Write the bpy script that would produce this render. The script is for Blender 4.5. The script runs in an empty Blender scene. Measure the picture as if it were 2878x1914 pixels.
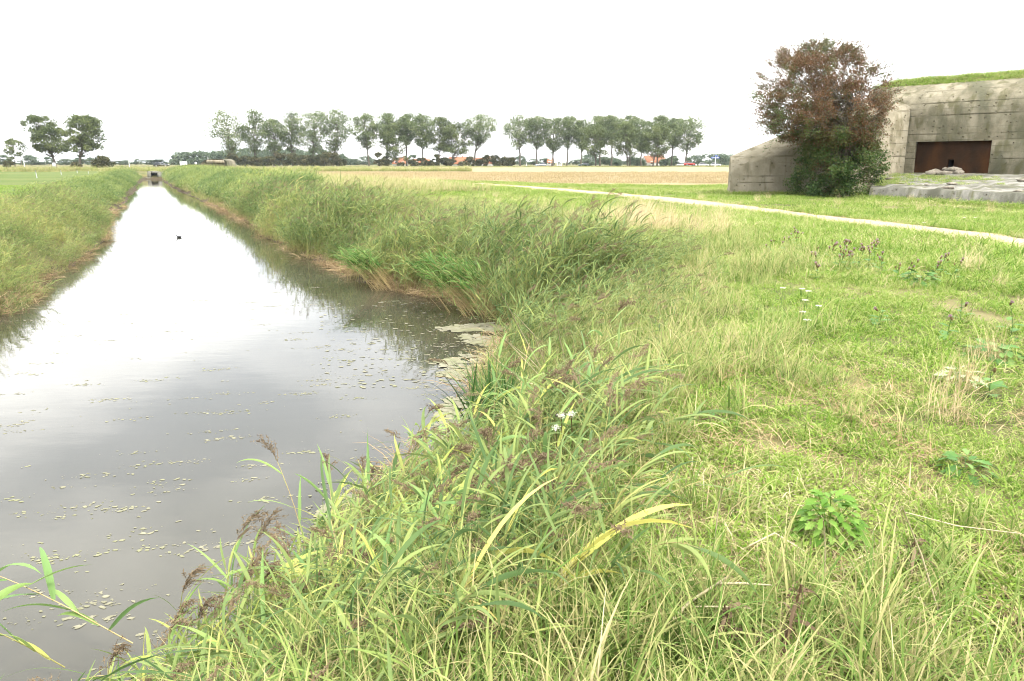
import bpy, math, random
import numpy as np
from math import radians as R, sin, cos, tan, atan, pi

# ------------------------------------------------------------------ camera, sky, sun, exposure
scene = bpy.context.scene
COL = scene.collection
CAM_H, PITCH, FPX, CX, CY = 1.7, 0.2253, 2186.0, 1439.0, 957.0
cam_d = bpy.data.cameras.new('camera')
cam_d.sensor_width = 36.0
cam_d.lens = 36.0 * FPX / 2878.0
cam_d.clip_start, cam_d.clip_end = 0.05, 9000
cam = bpy.data.objects.new('camera', cam_d)
COL.objects.link(cam)
cam.location = (0, 0, CAM_H)
cam.rotation_euler = (pi / 2 - PITCH, 0, 0)
scene.camera = cam

SUN_EL, SUN_AZ = R(52), R(150)          # azimuth measured from +Y towards +X
world = bpy.data.worlds.new('World')
scene.world = world
world.use_nodes = True
wn, wl = world.node_tree.nodes, world.node_tree.links
bg = wn['Background']
sky = wn.new('ShaderNodeTexSky')
sky.sky_type = 'NISHITA'
sky.sun_disc = False
sky.sun_elevation, sky.sun_rotation = SUN_EL, SUN_AZ
sky.air_density, sky.dust_density = 1.0, 2.0
tc = wn.new('ShaderNodeTexCoord')
mp = wn.new('ShaderNodeMapping')
mp.inputs['Scale'].default_value = (1.0, 1.0, 2.6)
mp.inputs['Location'].default_value = (1.3, 0.7, 0.4)
ns = wn.new('ShaderNodeTexNoise')
ns.inputs['Scale'].default_value = 2.1
ns.inputs['Detail'].default_value = 5
ns.inputs['Roughness'].default_value = 0.55
cr = wn.new('ShaderNodeValToRGB')       # cloud deck: bright and slightly greyer parts
cr.color_ramp.elements[0].position = 0.40
cr.color_ramp.elements[0].color = (7.3, 7.7, 8.3, 1)
cr.color_ramp.elements[1].position = 0.62
cr.color_ramp.elements[1].color = (14.5, 14.4, 14.0, 1)
mixw = wn.new('ShaderNodeMix')
mixw.data_type = 'RGBA'
mixw.inputs['Factor'].default_value = 0.93
wl.new(tc.outputs['Generated'], mp.inputs['Vector'])
wl.new(mp.outputs['Vector'], ns.inputs['Vector'])
wl.new(ns.outputs['Fac'], cr.inputs['Fac'])
wl.new(sky.outputs['Color'], mixw.inputs['A'])
# an overcast sky is brightest overhead and falls off evenly towards the horizon
sz = wn.new('ShaderNodeSeparateXYZ'); gr_ = wn.new('ShaderNodeMapRange'); ml_ = wn.new('ShaderNodeVectorMath'); ml_.operation = 'SCALE'
gr_.inputs[3].default_value, gr_.inputs[4].default_value = 0.52, 1.5
wl.new(tc.outputs['Generated'], sz.inputs[0]); wl.new(sz.outputs['Z'], gr_.inputs[0])
wl.new(cr.outputs['Color'], ml_.inputs[0]); wl.new(gr_.outputs[0], ml_.inputs['Scale'])
wl.new(ml_.outputs[0], mixw.inputs['B'])
wl.new(mixw.outputs['Result'], bg.inputs['Color'])
bg.inputs['Strength'].default_value = 0.1

sun_d = bpy.data.lights.new('sun', 'SUN')
sun_d.energy = 1.5
sun_d.angle = R(10)
sun_d.color = (1.0, 0.95, 0.86)
sun = bpy.data.objects.new('sun', sun_d)
COL.objects.link(sun)
from mathutils import Vector, Matrix, Euler
sdir = Vector((sin(SUN_AZ) * cos(SUN_EL), cos(SUN_AZ) * cos(SUN_EL), sin(SUN_EL)))
sun.rotation_euler = sdir.to_track_quat('Z', 'Y').to_euler()
sun.location = (30, -40, 60)

vs = scene.view_settings
vs.view_transform, vs.look = 'Standard', 'None'
vs.exposure, vs.gamma = 1.92, 1.0
vs.use_curve_mapping = False
cyc = scene.cycles
cyc.max_bounces, cyc.diffuse_bounces, cyc.glossy_bounces = 5, 2, 2
cyc.transmission_bounces, cyc.transparent_max_bounces, cyc.volume_bounces = 4, 6, 0
cyc.use_denoising = True
cyc.adaptive_threshold = 0.02
cyc.filter_width = 1.1
cyc.caustics_reflective = cyc.caustics_refractive = False

# ------------------------------------------------------------------ helpers
rng = np.random.default_rng(7)


def elev(v):
    return atan((CY - v) / FPX) - PITCH


def P(u, v, Y):
    """world point at forward distance Y that the photograph shows at (u, v)"""
    z = CAM_H + Y * tan(elev(v))
    zc = Y * cos(PITCH) + (CAM_H - z) * sin(PITCH)
    return np.array([(u - CX) / FPX * zc, Y, z])


def G(u, v, z=0.0):
    """world point on the level z that the photograph shows at (u, v)"""
    return P(u, v, (z - CAM_H) / tan(elev(v)))


def X(u, Y, z=1.0):
    return (u - CX) / FPX * (Y * cos(PITCH) + (CAM_H - z) * sin(PITCH))


def smooth(a, b, x):
    t = np.clip((x - a) / (b - a), 0, 1)
    return t * t * (3 - 2 * t)


_ng = np.random.default_rng(3).random((64, 64))


def vnoise(x, y, s):
    x, y = np.asarray(x) / s, np.asarray(y) / s
    xi, yi = np.floor(x).astype(int), np.floor(y).astype(int)
    fx, fy = x - xi, y - yi
    fx, fy = fx * fx * (3 - 2 * fx), fy * fy * (3 - 2 * fy)
    g = lambda i, j: _ng[i % 64, j % 64]
    return (g(xi, yi) * (1 - fx) * (1 - fy) + g(xi + 1, yi) * fx * (1 - fy)
            + g(xi, yi + 1) * (1 - fx) * fy + g(xi + 1, yi + 1) * fx * fy)


class Geo:
    """collects polygons; build() makes ONE mesh object"""
    def __init__(self):
        self.v, self.f, self.n, self.m, self.bt, self.bh = [], [], [], [], [], []
        self.c = 0

    def add(self, verts, faces, mat=0, bt=0.5, bh=0.5):
        verts = np.asarray(verts, float).reshape(-1, 3)
        k = len(verts)
        self.v.append(verts)
        self.bt.append(np.broadcast_to(np.asarray(bt, float), (k,)))
        self.bh.append(np.broadcast_to(np.asarray(bh, float), (k,)))
        if isinstance(faces, np.ndarray):
            self.f.append((faces + self.c).ravel())
            self.n.append(np.full(len(faces), faces.shape[1]))
            self.m.append(np.full(len(faces), mat))
        else:
            for fc in faces:
                self.f.append(np.asarray(fc) + self.c)
                self.n.append(np.array([len(fc)]))
                self.m.append(np.array([mat]))
        self.c += k
        return self

    def box(self, x0, x1, y0, y1, z0, z1, mat=0, bt=0.5, M=None):
        v = np.array([[x, y, z] for z in (z0, z1) for y in (y0, y1) for x in (x0, x1)], float)
        if M is not None:
            v = xf(v, M)
        f = np.array([[0, 2, 3, 1], [4, 5, 7, 6], [0, 1, 5, 4], [2, 6, 7, 3], [0, 4, 6, 2], [1, 3, 7, 5]])
        return self.add(v, f, mat, bt)

    def tube(self, pts, rad, sides=6, mat=0, bt=0.5, cap=True):
        pts = np.asarray(pts, float)
        n = len(pts)
        rad = np.broadcast_to(np.asarray(rad, float), (n,))
        t = np.gradient(pts, axis=0)
        t /= np.linalg.norm(t, axis=1)[:, None] + 1e-9
        ref = np.where(np.abs(t[:, 2:3]) > 0.9, [[1., 0, 0]], [[0., 0, 1]])
        a = np.cross(t, ref)
        a /= np.linalg.norm(a, axis=1)[:, None] + 1e-9
        b = np.cross(t, a)
        ang = np.arange(sides) * 2 * pi / sides
        v = pts[:, None] + rad[:, None, None] * (a[:, None] * np.cos(ang)[None, :, None] + b[:, None] * np.sin(ang)[None, :, None])
        i, j = np.meshgrid(np.arange(n - 1), np.arange(sides), indexing='ij')
        i, j = i.ravel(), j.ravel()
        f = np.stack([i * sides + j, (i + 1) * sides + j, (i + 1) * sides + (j + 1) % sides, i * sides + (j + 1) % sides], 1)
        bh = np.repeat(np.linspace(0, 1, n), sides)
        self.add(v.reshape(-1, 3), f, mat, bt, bh)
        if cap:
            self.f.append(np.arange(sides) + self.c - sides)
            self.n.append(np.array([sides]))
            self.m.append(np.array([mat]))
        return self

    def strips(self, Pc, S, mat=0, bt=0.5, fold=0.0):
        """Pc (n,k,3) centre lines, S (n,k,3) half-width vectors; fold lifts the edges"""
        n, k, _ = Pc.shape
        if fold:
            T = np.gradient(Pc, axis=1)
            N = np.cross(S, T)
            N /= np.linalg.norm(N, axis=2)[..., None] + 1e-9
            up = N * np.linalg.norm(S, axis=2)[..., None] * fold
            v = np.stack([Pc - S + up, Pc, Pc + S + up], 2)
            w = 3
        else:
            v = np.stack([Pc - S, Pc + S], 2)
            w = 2
        base = np.arange(n)[:, None] * k * w
        i = np.arange(k - 1)[None, :] * w
        fs = []
        for q in range(w - 1):
            o = (base + i + q).ravel()
            fs.append(np.stack([o, o + 1, o + w + 1, o + w], 1))
        bt = np.repeat(np.broadcast_to(np.asarray(bt, float), (n,)), k * w)
        bh = np.tile(np.repeat(np.linspace(0, 1, k), w), n)
        return self.add(v.reshape(-1, 3), np.concatenate(fs), mat, bt, bh)

    def cards(self, C, size, rg, mat=0, bt=0.5, aspect=0.6, up=0.0):
        """many small leaf-shaped faces (4 corners) at C with random orientation"""
        n = len(C)
        a = rg.normal(size=(n, 3)); a[:, 2] *= (1 - up)
        a /= np.linalg.norm(a, axis=1)[:, None]
        b = np.cross(a, rg.normal(size=(n, 3)))
        b /= np.linalg.norm(b, axis=1)[:, None] + 1e-9
        size = np.broadcast_to(np.asarray(size, float), (n,))[:, None]
        a, b = a * size * 0.5, b * size * 0.5 * aspect
        v = np.stack([C - a, C + b + a * 0.1, C + a, C - b + a * 0.1], 1).reshape(-1, 3)
        return self.add(v, np.arange(n * 4).reshape(n, 4), mat, np.repeat(np.broadcast_to(np.asarray(bt, float), (n,)), 4))

    def xform(self, M):
        self.v = [xf(v, M) for v in self.v]
        return self

    def mesh(self, name, mats, smooth_sh=False):
        me = bpy.data.meshes.new(name)
        v = np.concatenate(self.v)
        f = np.concatenate(self.f).astype(np.int32)
        n = np.concatenate(self.n).astype(np.int32)
        me.vertices.add(len(v)); me.loops.add(len(f)); me.polygons.add(len(n))
        me.vertices.foreach_set('co', v.astype(np.float32).ravel())
        me.loops.foreach_set('vertex_index', f)
        st = np.zeros(len(n), np.int32); st[1:] = np.cumsum(n)[:-1]
        me.polygons.foreach_set('loop_start', st)
        me.polygons.foreach_set('loop_total', n)
        me.polygons.foreach_set('material_index', np.concatenate(self.m).astype(np.int32))
        for nm, arr in (('bt', self.bt), ('bh', self.bh)):
            at = me.attributes.new(nm, 'FLOAT', 'POINT')
            at.data.foreach_set('value', np.concatenate(arr).astype(np.float32))
        for m in (mats if isinstance(mats, (list, tuple)) else [mats]):
            me.materials.append(m)
        me.update(calc_edges=True)
        me.validate()
        if smooth_sh:
            me.polygons.foreach_set('use_smooth', np.ones(len(me.polygons), bool))
        return me

    def build(self, name, mats, parent=None, smooth_sh=False, link=True):
        o = bpy.data.objects.new(name, self.mesh(name, mats, smooth_sh))
        if link:
            COL.objects.link(o)
        o.parent = parent
        return o


def xf(v, M):
    M = np.array(M)
    return np.asarray(v) @ M[:3, :3].T + M[:3, 3]


def TM(loc=(0, 0, 0), rz=0.0, sc=1.0, rx=0.0, ry=0.0):
    return Matrix.Translation(Vector([float(c) for c in loc])) @ Euler((rx, ry, rz)).to_matrix().to_4x4() @ Matrix.Diagonal((*((sc,) * 3 if np.isscalar(sc) else sc), 1.0))


def empty(name, loc, rz=0.0):
    o = bpy.data.objects.new(name, None)
    o.empty_display_size = 0.2
    COL.objects.link(o)
    o.location = [float(c) for c in loc]
    o.rotation_euler = (0, 0, rz)
    return o


def tag(o, label=None, cat=None, group=None, kind=None):
    if label: o['label'] = label
    if cat: o['category'] = cat
    if group: o['group'] = group
    if kind: o['kind'] = kind
    return o


def copy_tree(o, parent=None):
    c = o.copy()
    COL.objects.link(c)
    c.parent = parent
    for ch in o.children:
        copy_tree(ch, c)
    return c


# ------------------------------------------------------------------ materials
def new_mat(name):
    m = bpy.data.materials.new(name)
    m.use_nodes = True
    nt = m.node_tree
    for n in list(nt.nodes):
        nt.nodes.remove(n)
    out = nt.nodes.new('ShaderNodeOutputMaterial')
    return m, nt, nt.nodes, nt.links, out


def ramp(nd, stops, interp='LINEAR'):
    r = nd.new('ShaderNodeValToRGB')
    r.color_ramp.interpolation = interp
    e = r.color_ramp.elements
    while len(e) < len(stops):
        e.new(0.5)
    for k, (p, c) in enumerate(stops):
        e[k].position = p
        e[k].color = (*c, 1)
    return r


def foliage(name, stops, trans=0.35, rough=0.5, inst=True, w=0.55, bend=None):
    """leaf material: colour by the leaf's own tint, part of the light passes through"""
    m, nt, nd, ln, out = new_mat(name)
    a = nd.new('ShaderNodeAttribute'); a.attribute_name = 'bt'
    r = ramp(nd, stops)
    if inst:
        t = nd.new('ShaderNodeAttribute'); t.attribute_name = 'tint'; t.attribute_type = 'INSTANCER'
        m1 = nd.new('ShaderNodeMath'); m1.operation = 'MULTIPLY'; m1.inputs[1].default_value = w
        m2 = nd.new('ShaderNodeMath'); m2.operation = 'MULTIPLY_ADD'; m2.inputs[1].default_value = 1 - w
        ln.new(a.outputs['Fac'], m1.inputs[0]); ln.new(t.outputs['Fac'], m2.inputs[0]); ln.new(m1.outputs[0], m2.inputs[2])
        ln.new(m2.outputs[0], r.inputs['Fac'])
    else:
        ln.new(a.outputs['Fac'], r.inputs['Fac'])
    col = r.outputs['Color']
    if bend:                                        # other colour towards the tip (bh) of old leaves
        h = nd.new('ShaderNodeAttribute'); h.attribute_name = 'bh'
        mr = nd.new('ShaderNodeMapRange'); mr.inputs[1].default_value, mr.inputs[2].default_value = bend[1], bend[2]
        mx = nd.new('ShaderNodeMix'); mx.data_type = 'RGBA'
        ln.new(h.outputs['Fac'], mr.inputs[0]); ln.new(mr.outputs[0], mx.inputs['Factor'])
        ln.new(col, mx.inputs['A']); mx.inputs['B'].default_value = (*bend[0], 1)
        col = mx.outputs['Result']
    p = nd.new('ShaderNodeBsdfPrincipled')
    p.inputs['Roughness'].default_value = rough
    p.inputs['Specular IOR Level'].default_value = 0.09
    ln.new(col, p.inputs['Base Color'])
    if trans:
        tr = nd.new('ShaderNodeBsdfTranslucent')
        ln.new(col, tr.inputs['Color'])
        mx = nd.new('ShaderNodeMixShader'); mx.inputs[0].default_value = trans
        ln.new(p.outputs[0], mx.inputs[1]); ln.new(tr.outputs[0], mx.inputs[2]); ln.new(mx.outputs[0], out.inputs[0])
    else:
        ln.new(p.outputs[0], out.inputs[0])
    return m


def noisy(name, c0, c1, scale=3.0, rough=0.8, bump=0.0, detail=6, spec=0.08, c2=None, scale2=0.4, metal=0.0, bscale=None):
    """two-colour noise surface with optional bump and a third, larger-scale colour"""
    m, nt, nd, ln, out = new_mat(name)
    co = nd.new('ShaderNodeTexCoord')
    n1 = nd.new('ShaderNodeTexNoise'); n1.inputs['Scale'].default_value = scale; n1.inputs['Detail'].default_value = detail
    ln.new(co.outputs['Object'], n1.inputs['Vector'])
    r = ramp(nd, [(0.35, c0), (0.65, c1)])
    ln.new(n1.outputs['Fac'], r.inputs['Fac'])
    col = r.outputs['Color']
    if c2:
        n2 = nd.new('ShaderNodeTexNoise'); n2.inputs['Scale'].default_value = scale2; n2.inputs['Detail'].default_value = 4
        ln.new(co.outputs['Object'], n2.inputs['Vector'])
        mr = nd.new('ShaderNodeMapRange'); mr.inputs[1].default_value, mr.inputs[2].default_value = 0.45, 0.65
        mx = nd.new('ShaderNodeMix'); mx.data_type = 'RGBA'
        ln.new(n2.outputs['Fac'], mr.inputs[0]); ln.new(mr.outputs[0], mx.inputs['Factor'])
        ln.new(col, mx.inputs['A']); mx.inputs['B'].default_value = (*c2, 1)
        col = mx.outputs['Result']
    p = nd.new('ShaderNodeBsdfPrincipled')
    p.inputs['Roughness'].default_value = rough
    p.inputs['Specular IOR Level'].default_value = spec
    p.inputs['Metallic'].default_value = metal
    ln.new(col, p.inputs['Base Color'])
    if bump:
        n3 = nd.new('ShaderNodeTexNoise'); n3.inputs['Scale'].default_value = bscale or scale * 4; n3.inputs['Detail'].default_value = 5
        ln.new(co.outputs['Object'], n3.inputs['Vector'])
        b = nd.new('ShaderNodeBump'); b.inputs['Strength'].default_value = 0.8; b.inputs['Distance'].default_value = bump
        ln.new(n3.outputs['Fac'], b.inputs['Height']); ln.new(b.outputs[0], p.inputs['Normal'])
    ln.new(p.outputs[0], out.inputs[0])
    return m


def plain(name, c, rough=0.5, spec=0.4, metal=0.0):
    return noisy(name, tuple(x * 0.93 for x in c), tuple(min(1, x * 1.05) for x in c), 8.0, rough, 0, 3, spec, metal=metal)


STRAW = (0.50, 0.40, 0.22)
M = {}
M['grass'] = foliage('grass_blades', [(0.0, (0.05, 0.105, 0.014)), (0.22, (0.12, 0.215, 0.026)), (0.45, (0.205, 0.295, 0.05)),
                                       (0.65, (0.31, 0.335, 0.11)), (0.82, (0.43, 0.37, 0.20)), (1.0, (0.58, 0.49, 0.34))], 0.35, 0.55, w=0.72)
M['rough_grass'] = foliage('rough_grass_blades', [(0.0, (0.055, 0.11, 0.02)), (0.25, (0.13, 0.205, 0.045)), (0.5, (0.24, 0.29, 0.085)),
                                       (0.72, (0.37, 0.335, 0.15)), (1.0, (0.55, 0.45, 0.29))], 0.35, 0.55, w=0.68)
M['straw'] = foliage('dry_straw', [(0.0, (0.33, 0.25, 0.13)), (0.5, (0.52, 0.41, 0.24)), (1.0, (0.68, 0.57, 0.38))], 0.25, 0.6)
M['stubble_straw'] = foliage('stubble_straw', [(0.0, (0.21, 0.16, 0.08)), (0.5, (0.30, 0.24, 0.13)), (1.0, (0.40, 0.335, 0.20))], 0.2, 0.6)
M['reed_leaf'] = foliage('reed_leaves', [(0.0, (0.025, 0.055, 0.018)), (0.25, (0.085, 0.14, 0.046)), (0.5, (0.175, 0.23, 0.075)),
                                       (0.7, (0.275, 0.315, 0.095)), (0.88, (0.40, 0.37, 0.125)), (1.0, (0.46, 0.36, 0.19))], 0.38, 0.4, w=0.6)
M['reed_stem'] = foliage('reed_stems', [(0.0, (0.15, 0.18, 0.05)), (0.5, (0.27, 0.25, 0.09)), (1.0, (0.42, 0.32, 0.16))], 0.1, 0.5)
M['plume'] = foliage('reed_plumes', [(0.0, (0.10, 0.072, 0.042)), (0.5, (0.19, 0.14, 0.085)), (1.0, (0.32, 0.25, 0.16))], 0.3, 0.7)
M['dead_reed'] = foliage('dead_reed_litter', [(0.0, (0.13, 0.085, 0.045)), (0.5, (0.30, 0.21, 0.11)), (1.0, (0.52, 0.41, 0.25))], 0.2, 0.7)

# ------------------------------------------------------------------ canal outline and terrain height
WZ = -1.1
_right_px = [(60, 2260), (300, 2110), (560, 1900), (830, 1700), (1010, 1540), (1150, 1400), (1285, 1260), (1365, 1170),
             (1400, 1080), (1440, 1000), (1455, 950), (1430, 905), (1380, 878), (1270, 852), (1150, 822), (1010, 792), (930, 752),
             (850, 718), (790, 682), (715, 640), (650, 606), (585, 570), (520, 545), (478, 524), (460, 510), (455, 503.3)]
_left_px = [(409, 503.3), (400, 510), (384, 522), (378, 540), (352, 556), (332, 590), (312, 640), (270, 690), (190, 760), (100, 828), (0, 890)]
RIGHT = [G(u, v, WZ)[:2] for u, v in _right_px]
LEFT = [G(u, v, WZ)[:2] for u, v in _left_px]
POLY = np.array([(-60.0, -1.5), (-6.5, 0.6)] + [tuple(p) for p in RIGHT] + [tuple(p) for p in LEFT] + [(-14.0, 9.5), (-60.0, 4.5 + 6)])
NLEFT = len(POLY) - len(LEFT) - 2          # edges from here on belong to the far (left) bank


def water_sd(x, y):
    """signed distance to the water's edge (negative over water) and True where the left bank is nearer"""
    x, y = np.asarray(x, float), np.asarray(y, float)
    shp = x.shape
    x, y = x.ravel(), y.ravel()
    best = np.full(x.shape, 1e9); which = np.zeros(x.shape, int); inside = np.zeros(x.shape, bool)
    n = len(POLY)
    for i in range(n):
        a, b = POLY[i], POLY[(i + 1) % n]
        d = b - a
        t = np.clip(((x - a[0]) * d[0] + (y - a[1]) * d[1]) / (d @ d), 0, 1)
        dd = np.hypot(x - a[0] - t * d[0], y - a[1] - t * d[1])
        k = dd < best
        best[k] = dd[k]; which[k] = i
        c = ((a[1] > y) != (b[1] > y))
        if a[1] != b[1]:
            inside ^= c & (x < (b[0] - a[0]) * (y - a[1]) / (b[1] - a[1]) + a[0])
    sd = np.where(inside, -best, best)
    sd = sd + 0.55 * (vnoise(x + 17, y, 1.9) - 0.5) + 0.5 * (vnoise(x, y + 40, 4.5) - 0.5) * smooth(8, 20, y)     # ragged water's edge
    return sd.reshape(shp), (which >= NLEFT).reshape(shp)


ROAD = np.array([(-420, 212), (-260, 228), (-112, 252), (0, 288), (95, 316), (220, 330), (520, 345)], float)
DAM_Y = 136.4


def road_y(x):
    return np.interp(x, ROAD[:, 0], ROAD[:, 1])


def gz(x, y):
    x, y = np.asarray(x, float), np.asarray(y, float)
    d, left = water_sd(x, y)
    near = smooth(4, 12, np.hypot(x, y))
    bw = np.where(left, 2.6, 2.2 + 1.3 * near)
    z = WZ + (-WZ) * smooth(-0.02, 1.0, d / bw) ** 0.75
    z = np.where(d < 0, WZ - 0.12 - np.minimum(-d, 2.0) * 0.25, z)
    flat = smooth(2.0, 4.5, d)
    z = z + flat * (0.10 * (vnoise(x, y, 9.0) - 0.5) * smooth(70, 40, y) + 0.05 * (vnoise(x + 50, y, 3.5) - 0.5) * smooth(30, 12, y))
    ry = road_y(x)
    z = z + 0.35 * smooth(9, 4.5, np.abs(y - ry)) * (y > 150)            # the road lies on a low bank
    dam = smooth(3.0, 0.8, np.abs(y - (DAM_Y + 4.2))) * smooth(16, 9, np.abs(x + 66))
    z = z + np.where(d < 30, dam * np.maximum(0, 0.15 - z), 0)           # earth dam over the culvert
    return z


def gz1(x, y):
    return float(gz(np.array([x]), np.array([y]))[0])


def axis_vals(segs):
    out = [segs[0][0]]
    for a, b, st in segs:
        n = max(1, int(round((b - a) / st)))
        out += list(np.linspace(a, b, n + 1)[1:])
    return np.array(out)


gx = axis_vals([(-2500, -400, 300), (-400, -100, 30), (-100, -20, 0.8), (-20, 8, 0.3), (8, 30, 1.0), (30, 110, 8), (110, 500, 40), (500, 2500, 300)])
gy = axis_vals([(-300, -20, 40), (-20, 0, 1.0), (0, 24, 0.3), (24, 70, 0.7), (70, 150, 1.0), (150, 360, 3.0), (360, 600, 30), (600, 3200, 300)])
XX, YY = np.meshgrid(gx, gy)
ZZ = gz(XX, YY)
nx, ny = len(gx), len(gy)
i, j = np.meshgrid(np.arange(ny - 1), np.arange(nx - 1), indexing='ij')
o = (i * nx + j).ravel()
gf = np.stack([o, o + 1, o + nx + 1, o + nx], 1)
def bank_mud(m, z0, z1, c):
    """wet dark mud on the low part of the banks"""
    nd, ln = m.node_tree.nodes, m.node_tree.links
    p = [n for n in nd if n.type == 'BSDF_PRINCIPLED'][0]
    src = p.inputs['Base Color'].links[0].from_socket
    ge = nd.new('ShaderNodeNewGeometry'); se = nd.new('ShaderNodeSeparateXYZ'); mr = nd.new('ShaderNodeMapRange'); mx = nd.new('ShaderNodeMix'); mx.data_type = 'RGBA'
    mr.inputs[1].default_value, mr.inputs[2].default_value = z0, z1
    ln.new(ge.outputs['Position'], se.inputs[0]); ln.new(se.outputs['Z'], mr.inputs[0]); ln.new(mr.outputs[0], mx.inputs['Factor'])
    mx.inputs['A'].default_value = (*c, 1); ln.new(src, mx.inputs['B']); ln.new(mx.outputs['Result'], p.inputs['Base Color'])


M['ground'] = noisy('meadow_soil', (0.055, 0.058, 0.02), (0.11, 0.11, 0.04), 1.3, 0.9, 0.03, 8, 0.1, (0.15, 0.125, 0.06), 0.25, bscale=9)
bank_mud(M['ground'], -0.92, -0.55, (0.055, 0.042, 0.025))
gnd = Geo().add(np.stack([XX.ravel(), YY.ravel(), ZZ.ravel()], 1), gf).build('ground', M['ground'], smooth_sh=True)
tag(gnd, 'flat grassy polder ground along the canal', kind='structure')


def drape(name, poly_fn, xs, ys, off, mat):
    xx, yy = np.meshgrid(xs, ys)
    k = poly_fn(xx, yy)
    zz = gz(xx, yy) + off
    n1 = len(xs)
    i, j = np.meshgrid(np.arange(len(ys) - 1), np.arange(n1 - 1), indexing='ij')
    o = (i * n1 + j)
    ok = (k[:-1, :-1] & k[1:, :-1] & k[:-1, 1:] & k[1:, 1:]).ravel()
    o = o.ravel()[ok]
    g = Geo().add(np.stack([xx.ravel(), yy.ravel(), zz.ravel()], 1), np.stack([o, o + 1, o + n1 + 1, o + n1], 1))
    ob = g.build(name, mat, smooth_sh=True)
    return ob


# water: one sheet inside the canal, sides tucked under the banks
def water_material():
    m, nt, nd, ln, out = new_mat('canal_water')
    co = nd.new('ShaderNodeTexCoord')
    mpp = nd.new('ShaderNodeMapping'); mpp.inputs['Scale'].default_value = (1.0, 2.2, 1.0)
    n = nd.new('ShaderNodeTexNoise'); n.inputs['Scale'].default_value = 1.6; n.inputs['Detail'].default_value = 3
    b = nd.new('ShaderNodeBump'); b.inputs['Strength'].default_value = 0.2; b.inputs['Distance'].default_value = 0.008
    p = nd.new('ShaderNodeBsdfPrincipled')
    n2 = nd.new('ShaderNodeTexNoise'); n2.inputs['Scale'].default_value = 0.35
    r = ramp(nd, [(0.35, (0.029, 0.027, 0.017)), (0.7, (0.042, 0.039, 0.029))])
    p.inputs['Roughness'].default_value = 0.035
    p.inputs['IOR'].default_value = 1.333
    ln.new(co.outputs['Object'], mpp.inputs['Vector']); ln.new(mpp.outputs[0], n.inputs['Vector'])
    ln.new(co.outputs['Object'], n2.inputs['Vector']); ln.new(n2.outputs['Fac'], r.inputs['Fac'])
    ln.new(r.outputs['Color'], p.inputs['Base Color'])
    ln.new(n.outputs['Fac'], b.inputs['Height']); ln.new(b.outputs[0], p.inputs['Normal'])
    ln.new(p.outputs[0], out.inputs[0])
    return m


M['water'] = water_material()
wv = np.array([(-60, -4, WZ), (12, -4, WZ), (12, 30, WZ), (-20, 160, WZ), (-90, 160, WZ), (-60, 12, WZ)])
water = Geo().add(wv, [[0, 1, 2, 3, 4, 5]]).build('canal_water', M['water'])
tag(water, 'still canal water mirroring the white sky', kind='structure')

# stubble field, pasture, gravel path, road
def stubble_material():
    m, nt, nd, ln, out = new_mat('stubble')
    co = nd.new('ShaderNodeTexCoord')
    mpp = nd.new('ShaderNodeMapping'); mpp.inputs['Scale'].default_value = (0.25, 1.0, 1.0); mpp.inputs['Rotation'].default_value = (0, 0, 0.05)
    n = nd.new('ShaderNodeTexNoise'); n.inputs['Scale'].default_value = 0.9; n.inputs['Detail'].default_value = 8
    r = ramp(nd, [(0.3, (0.155, 0.113, 0.060)), (0.5, (0.215, 0.163, 0.092)), (0.7, (0.275, 0.218, 0.128))])
    n2 = nd.new('ShaderNodeTexNoise'); n2.inputs['Scale'].default_value = 0.06; n2.inputs['Detail'].default_value = 5
    mr = nd.new('ShaderNodeMapRange'); mr.inputs[1].default_value, mr.inputs[2].default_value = 0.5, 0.75
    mx = nd.new('ShaderNodeMix'); mx.data_type = 'RGBA'; mx.inputs['B'].default_value = (0.23, 0.19, 0.085, 1)
    p = nd.new('ShaderNodeBsdfPrincipled'); p.inputs['Roughness'].default_value = 0.9; p.inputs['Specular IOR Level'].default_value = 0.1
    b = nd.new('ShaderNodeBump'); b.inputs['Distance'].default_value = 0.08
    ln.new(co.outputs['Object'], mpp.inputs['Vector']); ln.new(mpp.outputs[0], n.inputs['Vector']); ln.new(mpp.outputs[0], n2.inputs['Vector'])
    ln.new(n.outputs['Fac'], r.inputs['Fac']); ln.new(n2.outputs['Fac'], mr.inputs[0]); ln.new(mr.outputs[0], mx.inputs['Factor'])
    ln.new(r.outputs['Color'], mx.inputs['A']); ln.new(mx.outputs['Result'], p.inputs['Base Color'])
    ln.new(n.outputs['Fac'], b.inputs['Height']); ln.new(b.outputs[0], p.inputs['Normal']); ln.new(p.outputs[0], out.inputs[0])
    return m


M['stubble'] = stubble_material()
# near edge of the stubble: between the canal side and the bunker
FIELD_NEAR = np.array([(-45, 112), (-20, 88), (-8, 76), (0, 68), (7, 61), (16, 58), (40, 57), (140, 60), (330, 66)], float)


def in_field(x, y):
    return (y > np.interp(x, FIELD_NEAR[:, 0], FIELD_NEAR[:, 1]) + 3 * (vnoise(x, y, 4.0) - 0.5)) & (y < road_y(x) - 12) & (x > -46 - (y - 118) * 0.13) & (x < 330)


fx = axis_vals([(-75, 60, 1.5), (60, 335, 11)])
fy = axis_vals([(54, 130, 1.5), (130, 340, 6)])
fo = drape('stubble_field', in_field, fx, fy, 0.03, M['stubble'])
tag(fo, 'tan harvested stubble field behind the gravel path', kind='structure')

M['pasture'] = noisy('pasture_turf', (0.045, 0.070, 0.010), (0.068, 0.092, 0.017), 0.5, 0.9, 0.03, 6, 0.1, (0.088, 0.10, 0.026), 0.08, bscale=6)


def in_pasture(x, y):
    d, left = water_sd(x, y)
    return (d > 4.0) & (x < np.interp(y, [0, 20, 140], [-12, -14, -56])) & (y < 146 + 2 * vnoise(x, y, 5)) & (y > 12)


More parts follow.
